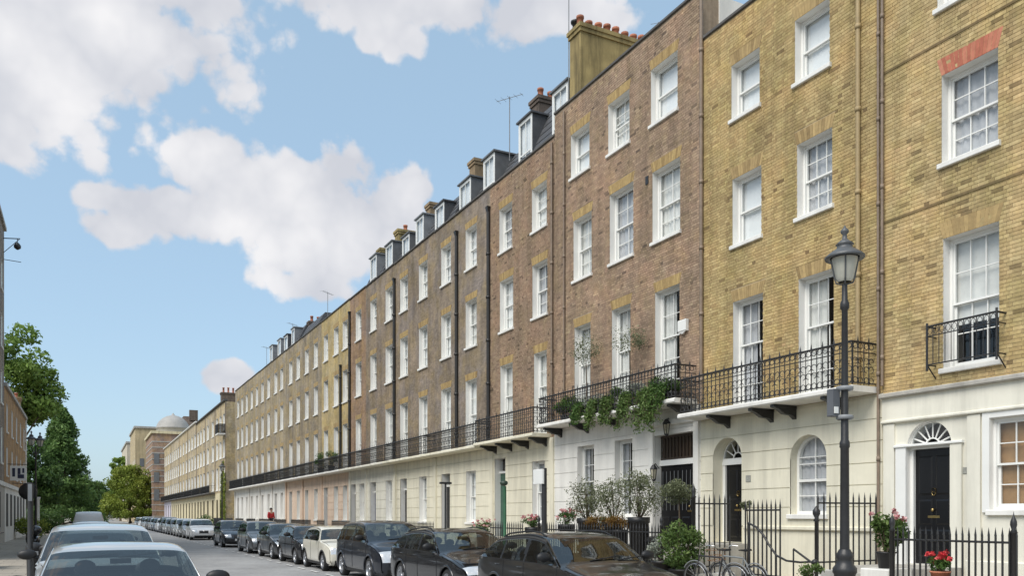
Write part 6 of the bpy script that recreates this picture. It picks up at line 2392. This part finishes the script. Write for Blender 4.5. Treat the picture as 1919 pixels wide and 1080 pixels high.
# creeper on the corner of the far terrace, and shrubs at its foot
cr = thing('climbing_plant', 'yellow-green creeper climbing the corner of the far terrace', 'plant', (14.8, 105, PV))
cl = []
st = MB()
for k in range(3):
    s = 104.55 + k * 1.3
    top = 8.5 if k == 1 else 7.0
    st.tube([(14.93, s, PV), (14.9, s + .1, top * .5), (14.93, s, top)], [.06, .04, .02], 5)
    for z in np.arange(.4, top, .3):
        p = blob_points((14.85, s + .1 * math.sin(z * 2), z), (.16, .34, .28), 34, .2)
        cl.append(leaf_cloud(p, .16, .6))
st.build('stem', M_BARK, cr)
leaf_object('foliage', LF_LIME, cr, cl)
bush('shrub', 'green shrub at the foot of the far terrace corner', 12.6, 101, PV, 1.7, LF_BUSH, 2600, .18, 9, cat='shrub')
M_BPOT = mat('black_pot', (.015, .015, .016), .45, .15, 8)
M_GPOT = mat('grey_pot', (.2, .2, .2), .7, .15, 8)
# ---- in front of the russet house
def atp(x, y, d):
    return (d, S(x, d), Zp(x, y, d))
for lab, px_, py_, d, r, mt, n, blobs, flat, pot, stem, lf in [
    ('grey-green olive bush below the left ground floor window of the russet house', 1100, 972, 13.0, .78, LF_OLIVE, 2600, 14, 1.05, (.26, .5, M_BPOT), None, .06),
    ('grey-green olive bush in the middle of the russet house front', 1150, 978, 12.9, .70, LF_OLIVE, 2200, 12, 1.1, (.26, .5, M_BPOT), None, .06),
    ('spreading olive bush right of the middle window of the russet house', 1197, 970, 12.9, .80, LF_OLIVE, 2800, 15, .95, (.26, .5, M_BPOT), None, .06)]:
    x, s, z = atp(px_, py_, d)
    bush('olive_bush', lab, x, s, PV, r, mt, n, lf, blobs, flat, (.28, max(.4, z - PV), M_BPOT), None, group=None)
x, s, z = atp(1272, 940, 12.9)
bush('standard_tree', 'clipped round standard tree before the double door', x, s, PV, .42, LF_OLIVE, 2200, .055, 10, .95, (.26, .6, M_BPOT), max(.6, Zp(1272, 940, 12.9) - PV - .65), cat='plant')
x, s, z = atp(1140, 985, 12.35)
for i, (lab, px_) in enumerate((('rust-coloured plant behind the low railing, nearer the parking sign', 1122), ('rust-coloured plant behind the low railing, nearer the double door', 1160))):
    x, s, z = atp(px_, 992, 12.8)
    bush('rust_leaved_plant', lab, x, s, PV, .46, LF_RUST, 1500, .06, 10, .55, (.24, z - PV - .02, M_BPOT), None)
x, s, z = atp(1278, 1045, 12.1)
bush('bamboo_bush', 'bright green leafy bush in front of the tall bars left of the arched door', x, s, PV, .62, LF_FERN, 2600, .085, 12, 1.15, (.3, .45, M_BPOT), None)
x, s, z = atp(1240, 1045, 11.9)
bush('shrub', 'pale green low shrub beside the bright green bush', x, s, PV, .36, LF_SILVER, 800, .07, 7, 1.0, (.24, .62, M_BPOT), None, cat='shrub')
for lab, px_, py_, d, r in [('pink geranium tub behind the railing right of the parking sign', 1062, 976, 12.8, .42), ('pink geranium tub behind the railing left of the parking sign', 998, 982, 12.8, .36), ('pink geranium tub behind the railing left of the green post', 905, 990, 12.8, .42)]:
    x, s, z = atp(px_, py_, d)
    bush('geranium_tub', lab, x, s, PV, r, LF_BUSH, 800, .06, 9, .6, (.24, z - PV - .12, M_BPOT), None, (LF_PINK, 22, .05))
# bins behind the railings of the russet house
wb_ = thing('wheelie_bin', 'black wheelie bin behind the railing of the russet house', 'bin', (13.2, S(1222, 13.2), PV))
y = S(1222, 13.2)
MB().add([(12.98, y - .24, PV + .08), (13.42, y - .24, PV + .08), (13.42, y + .24, PV + .08), (12.98, y + .24, PV + .08), (12.92, y - .29, PV + 1.0), (13.5, y - .29, PV + 1.0), (13.5, y + .29, PV + 1.0), (12.92, y + .29, PV + 1.0)],
         [(0, 3, 2, 1), (0, 1, 5, 4), (1, 2, 6, 5), (2, 3, 7, 6), (3, 0, 4, 7)]).build('body', M_BPOT, wb_)
MB().add([(12.89, y - .31, PV + 1.0), (13.54, y - .31, PV + 1.0), (13.54, y + .31, PV + 1.0), (12.89, y + .31, PV + 1.0), (12.95, y - .25, PV + 1.1), (13.5, y - .25, PV + 1.13), (13.5, y + .25, PV + 1.13), (12.95, y + .25, PV + 1.1)],
         [(0, 3, 2, 1), (0, 1, 5, 4), (1, 2, 6, 5), (2, 3, 7, 6), (3, 0, 4, 7), (4, 5, 6, 7)]).build('lid', M_BPOT, wb_)
for sg in (-1, 1):
    MB().lathe([(.001, -.03), (.09, -.03), (.1, 0), (.09, .03), (.001, .03)], 13.42, y + sg * .25, PV + .1, 12, axis='y').build('wheel', M_TYRE, wb_)
# ---- near doors
x, s, z = atp(1660, 1035, 12.9)
bush('potted_plant', 'tall leafy plant with pale red flowers in a pot beside the right-hand railing post', x, s, z - .3, .36, LF_FERN, 1100, .10, 9, 1.25, (.17, .3, M_BPOT), None, (LF_PINK, 10, .06))
MB_p = thing('pot_pedestal', 'pale stone block carrying the tall leafy plant', 'pedestal', (x, s, PV))
MB().cbox(x - .3, x + .3, s - .3, s + .3, PV - .002, z - .302, .02).build('block', M_STWHITE, MB_p)
x, s, z = atp(1762, 1068, 12.2)
bush('geranium_pot', 'red geranium pot at the foot of the right-hand black door', x, s, z - .28, .20, LF_BUSH, 500, .06, 6, .8, (.15, .25, M_POT), None, (LF_RED, 14, .05))
MB_p = thing('pot_pedestal', 'dark low block carrying the red geranium pot', 'pedestal', (x, s, PV))
MB().cbox(x - .22, x + .22, s - .5, s + .4, PV - .002, z - .282, .02).build('block', M_BPOT, MB_p)
x, s, z = atp(1520, 1078, 11.9)
bush('potted_plant', 'small pale green plant at the foot of the single ball-topped post', x, s, PV, .26, LF_FERN, 500, .06, 6, .9, (.18, max(.2, z - PV - .12), M_GPOT), None)
x, s, z = atp(1400, 942, 14.6)
bush('standard_tree', 'small round standard plant just right of the arched black door', x, s, PV, .20, LF_OLIVE, 500, .05, 6, 1.0, (.14, .3, M_BPOT), z - PV - .5)

# ---- balcony plants of the russet house: pots along the slab, ferns hanging over the edge, two slim bay trees
xb2 = D - .62
def hanging_fern(label, px_, spread, drop, n=34, m=LF_FERN):
    d = D - .80
    s = S(px_, d)
    t = thing('hanging_fern', label, 'plant', (d + .1, s, slabC))
    MB().lathe([(.001, 0), (.12, 0), (.16, .2), (.17, .22), (.15, .22), (.001, .19)], d + .22, s, slabC, 12).build('pot', M_BPOT, t)
    cl = []
    st = MB()
    for i in range(n):
        a = rng.normal() * .8
        L_ = drop * (.45 + .75 * rng.random())
        ys = s + rng.normal() * spread * .35
        p = []
        for k in range(9):
            u = k / 8
            p.append((d + .2 - .42 * u * (1 - .35 * u) - .05 * rng.random() * (i % 2), ys + spread * .5 * math.sin(a) * u, slabC + .28 + .25 * math.sin(u * 3.0) * (1 - u) - L_ * u * u))
        st.tube(p, .006, 4, False)
        for k in range(1, 9):
            q = np.array(p[k])
            cl.append(leaf_cloud(q + rng.normal(size=(9, 3)) * np.array([.04, .05, .05]), .085, .4))
    st.build('stem', M_BARK, t)
    leaf_object('fronds', m, t, cl)
hanging_fern('bright green fern spilling over the balcony above the double door', 1212, .7, .9, 40)
hanging_fern('green fern hanging from the balcony left of the bright one', 1172, .45, .75, 26)
hanging_fern('small fern hanging from the left part of the planted balcony', 1108, .4, .6, 22)
hanging_fern('small fern hanging above the middle window of the russet house', 1135, .35, .6, 20)
hanging_fern('dark fern trailing from the near end of the planted balcony', 1238, .35, .45, 18, LF_BUSH)
hanging_fern('dark fern trailing from the far end of the planted balcony', 1082, .4, .4, 20, LF_BUSH)
for lab, px_, r, mt, n in [('dark leafy pot plant at the far end of the planted balcony', 1075, .40, LF_BUSH, 1000), ('grey-leaved pot plant on the planted balcony before its left window', 1115, .34, LF_SILVER, 700),
        ('dark round pot plant on the planted balcony before its middle window', 1150, .36, LF_BUSH, 1000), ('silver-leaved pot plant beside the bright fern', 1190, .34, LF_SILVER, 800),
        ('dark green pot plant on the balcony before the right window', 1240, .36, LF_DARK, 1000), ('low dark pot plant at the near end of the planted balcony', 1262, .26, LF_DARK, 600), ('small green pot plant at the far corner of the planted balcony', 1058, .3, LF_BUSH, 700)]:
    bush('balcony_pot_plant', lab, D - .45, S(px_, D - .45), slabC, r * 1.25, mt, int(n * 1.5), .065, 10, .85, (.17, .2, M_BPOT), None)
for lab, px_, top in (('slim airy tree in a pot on the balcony before the left window', 1098, 612), ('slim airy tree in a pot on the balcony before the middle window', 1180, 590)):
    x = D - .5
    hgt = Zp(px_, top, x) - slabC
    bush('balcony_tree', lab, x, S(px_, x), slabC, .62, LF_OLIVE, 900, .06, 14, 1.1, (.17, .26, M_BPOT), hgt - .26 - 1.25)
# clipped balls on the yellow house balcony
for lab, px_ in (('left clipped bush on the yellow house balcony', 601), ('right clipped bush on the yellow house balcony', 621)):
    bush('balcony_bush', lab, D - .4, S(px_, D - .4), 4.72, .55, LF_DARK, 700, .10, 7, 1.3, (.25, .4, M_BPOT), None)

# ================================================================== bicycles by the railing
def bicycle(label, x, y, rz, m, lean=.12, basket=False):
    t = thing('bicycle', label, 'bicycle', (x, y, PV), rz, local=True)
    t.rotation_euler = (lean, 0, rz)
    r = .34
    for wx in (-.53, .53):
        w = MB().lathe([(r - .03, -.012), (r - .006, -.02), (r, 0), (r - .006, .02), (r - .03, .012)], wx, 0, r, 28, axis='y')
        wo = w.build('wheel', M_TYRE, t)
        sp_ = MB()
        for k in range(18):
            a = 2 * math.pi * k / 18
            sp_.tube([(wx + .02 * math.cos(a + 1), .02 * (1 if k % 2 else -1), r + .02 * math.sin(a + 1)), (wx + (r - .03) * math.cos(a), 0, r + (r - .03) * math.sin(a))], .0022, 3, False)
        sp_.lathe([(r - .045, -.012), (r - .028, -.012), (r - .028, .012), (r - .045, .012)], wx, 0, r, 24, axis='y')
        sp_.build('rim', M_RIM, wo)
    f = MB()
    bb, hd, hb, stp, sd = (-.08, 0, .29), (.40, 0, .82), (.43, 0, .68), (-.22, 0, .80), (-.53, 0, .34)
    for a, b in ((bb, hb), (hd, stp), (bb, stp), (hd, hb)):
        f.tube([a, b], .018, 7)
    for s in (-.05, .05):
        f.tube([bb, (sd[0], s, sd[2])], .010, 6)
        f.tube([stp, (sd[0], s, sd[2])], .009, 6)
        f.tube([hb, (.46, s, .60), (.53, s, .34)], .012, 6)
    f.build('frame', m, t)
    h = MB().tube([hd, (.37, 0, .98)], .014, 6)
    h.tube([(.22, -.28, 1.0), (.36, -.22, 1.02), (.38, 0, .98), (.36, .22, 1.02), (.22, .28, 1.0)], .012, 6)
    h.build('handlebar', M_CHROME, t)
    s = MB().tube([stp, (-.25, 0, .93)], .013, 6)
    s.build('seat_post', M_CHROME, t)
    MB().add([(-.40, -.08, .95), (-.40, .08, .95), (-.12, .022, .95), (-.12, -.022, .95), (-.39, -.07, .99), (-.39, .07, .99), (-.1, .02, .97), (-.1, -.02, .97)],
             [(0, 1, 2, 3), (4, 7, 6, 5), (0, 4, 5, 1), (1, 5, 6, 2), (2, 6, 7, 3), (3, 7, 4, 0)]).build('saddle', M_TRIM, t)
    MB().lathe([(.001, -.006), (.09, -.006), (.09, .006), (.001, .006)], bb[0], .05, bb[2], 16, axis='y').tube([(bb[0], .06, bb[2]), (bb[0] + .1, .06, bb[2] - .13)], .01, 5).tube([(bb[0], -.06, bb[2]), (bb[0] - .1, -.06, bb[2] + .13)], .01, 5).build('crank', M_CHROME, t)
    for wx, a0, a1 in ((-.53, .3, 2.7), (.53, .6, 2.6)):
        MB().tube([(wx + (r + .03) * math.cos(a0 + (a1 - a0) * k / 10), 0, r + (r + .03) * math.sin(a0 + (a1 - a0) * k / 10)) for k in range(11)], .014, 5).build('mudguard', M_LEAD, t)
    if basket:
        b = MB()
        for z in (.72, .82, .95):
            k = 1 + (z - .72) * .6
            b.tube([(.48, -.14 * k, z), (.48 + .26 * k, -.14 * k, z), (.48 + .26 * k, .14 * k, z), (.48, .14 * k, z), (.48, -.14 * k, z)], .006, 4)
        for k in range(8):
            b.tube([(.50 + .22 * (k % 4) / 3, -.14 if k < 4 else .14, .72), (.50 + .26 * (k % 4) / 3, -.16 if k < 4 else .16, .95)], .004, 4)
        b.build('basket', mat('wicker', (.25, .13, .06), .8, .2, 20), t)
    return t
bicycle('grey bicycle leaning on the tall bars, nearer the arched door', 12.05, S(1385, 12.05), math.pi / 2, mat('bike_grey_paint', (.22, .24, .25), .35, .1), -.10, True)
bicycle('dark bicycle behind the nearest estate car, left of the grey bicycle', 11.7, S(1342, 11.7), math.pi / 2 + .15, mat('bike_black_paint', (.03, .03, .035), .35, .1), -.08)
# scooter at the far left
def scooter(label, x, y, rz):
    t = thing('motor_scooter', label, 'scooter', (x, y, PV), rz, local=True)
    for wx in (-.62, .62):
        w = MB().lathe([(.13, -.05), (.2, -.06), (.24, -.03), (.25, 0), (.24, .03), (.2, .06), (.13, .05)], wx, 0, .25, 18, axis='y')
        wo = w.build('wheel', M_TYRE, t)
        MB().lathe([(.001, -.055), (.14, -.05), (.14, .05), (.001, .055)], wx, 0, .25, 12, axis='y').build('rim', M_RIM, wo)
    b = MB()
    b.sphere((-.45, 0, .55), .36, 14, 9, (1.35, .62, .75))
    b.sphere((.42, 0, .62), .26, 12, 8, (.55, .9, 1.5))
    b.box(-.1, .4, -.16, .16, .26, .34)
    b.sphere((.62, 0, .46), .2, 10, 7, (1.3, .6, .8))
    b.tube([(.46, 0, .9), (.40, 0, 1.08)], .04, 8)
    b.build('body', P_BLK, t)
    MB().sphere((-.35, 0, .80), .3, 14, 8, (1.5, .55, .32)).build('seat', M_TRIM, t)
    MB().sphere((-.95, 0, 1.02), .27, 14, 9, (.85, .9, .75)).build('top_box', P_BLK, t)
    MB().tube([(.36, -.36, 1.12), (.40, 0, 1.08), (.36, .36, 1.12)], .02, 6).build('handlebar', M_TRIM, t)
    MB().sphere((.56, 0, 1.0), .1, 10, 7).build('headlight', M_HLIGHT, t)
scooter('black scooter with round top box parked on the left pavement at the picture edge', -2.75, 31.0, R(80))
scooter('black scooter parked on the left pavement behind the litter bin', -2.1, 43.0, R(100))

# ================================================================== person in red beyond the cars
def person(label, x, y, rz):
    t = thing('person', label, 'person', (x, y, PV), rz, local=True)
    def skin(name, pts, edges, rad, m):
        me = bpy.data.meshes.new(name)
        me.from_pydata(pts, edges, [])
        o = bpy.data.objects.new(name, me)
        col.objects.link(o)
        md = o.modifiers.new('skin', 'SKIN')
        for v, r_ in zip(me.skin_vertices[0].data, rad):
            v.radius = r_ if isinstance(r_, tuple) else (r_, r_)
        me.skin_vertices[0].data[0].use_root = True
        o.modifiers.new('sub', 'SUBSURF').levels = 2
        dg = bpy.context.evaluated_depsgraph_get()
        ev = bpy.data.meshes.new_from_object(o.evaluated_get(dg))
        bpy.data.objects.remove(o)
        ev.name = name
        ev.materials.clear()
        ev.materials.append(m)
        ev.polygons.foreach_set('use_smooth', [True] * len(ev.polygons))
        return place(name, ev, (0, 0, 0), t)
    P_ = [(0, 0, .95), (0, 0, 1.15), (0, 0, 1.38), (0, 0, 1.48), (0, -.01, 1.58), (0, -.02, 1.70),
          (.10, 0, .90), (.11, -.02, .50), (.11, .06, .09), (.11, -.10, .04), (-.10, 0, .90), (-.11, .04, .50), (-.11, .16, .09), (-.11, .02, .04),
          (.20, 0, 1.40), (.26, .04, 1.12), (.24, -.12, .92), (.235, -.16, .84), (-.20, 0, 1.40), (-.26, .02, 1.12), (-.25, -.08, .90), (-.245, -.12, .82)]
    E_ = [(0, 1), (1, 2), (2, 3), (3, 4), (4, 5), (0, 6), (6, 7), (7, 8), (8, 9), (0, 10), (10, 11), (11, 12), (12, 13), (2, 14), (14, 15), (15, 16), (16, 17), (2, 18), (18, 19), (19, 20), (20, 21)]
    rad = [.14, .13, .14, .06, .095, .10, .085, .06, .045, .04, .085, .06, .045, .04, .06, .045, .035, .03, .06, .045, .035, .03]
    skin('body', P_, E_, rad, mat('skin_tone', (.42, .26, .19), .6, .05))
    J = [(0, 0, .90), (0, 0, 1.15), (0, 0, 1.39), (.205, 0, 1.40), (.265, .04, 1.12), (.243, -.11, .95), (-.205, 0, 1.40), (-.265, .02, 1.12), (-.252, -.07, .93)]
    skin('jacket', J, [(0, 1), (1, 2), (2, 3), (3, 4), (4, 5), (2, 6), (6, 7), (7, 8)], [(.20, .15), (.19, .145), (.19, .15), .085, .068, .055, .085, .068, .055], mat('red_cloth', (.45, .03, .035), .8, .1, 8))
    T = [(0, 0, .93), (.10, 0, .88), (.11, -.02, .50), (.11, .06, .13), (-.10, 0, .88), (-.11, .04, .50), (-.11, .16, .13)]
    skin('trousers', T, [(0, 1), (1, 2), (2, 3), (0, 4), (4, 5), (5, 6)], [.15, .105, .08, .065, .105, .08, .065], mat('dark_cloth', (.02, .022, .03), .85, .1, 8))
    MB().sphere((0, .015, 1.69), .115, 12, 8, (.95, 1.0, 1.0)).build('hair', mat('dark_hair', (.02, .014, .01), .6, .1, 30), t)
    return t
steps('front_steps', 'stone steps of the bright yellow house, carrying the person in red', S(508, 13.2) - 1, S(508, 13.2) + 1, .62, 12.0, 3)
pr_ = person('person in a red jacket standing on steps beyond the grey cars', 13.2, S(508, 13.2), R(20))
pr_.location.z = .62
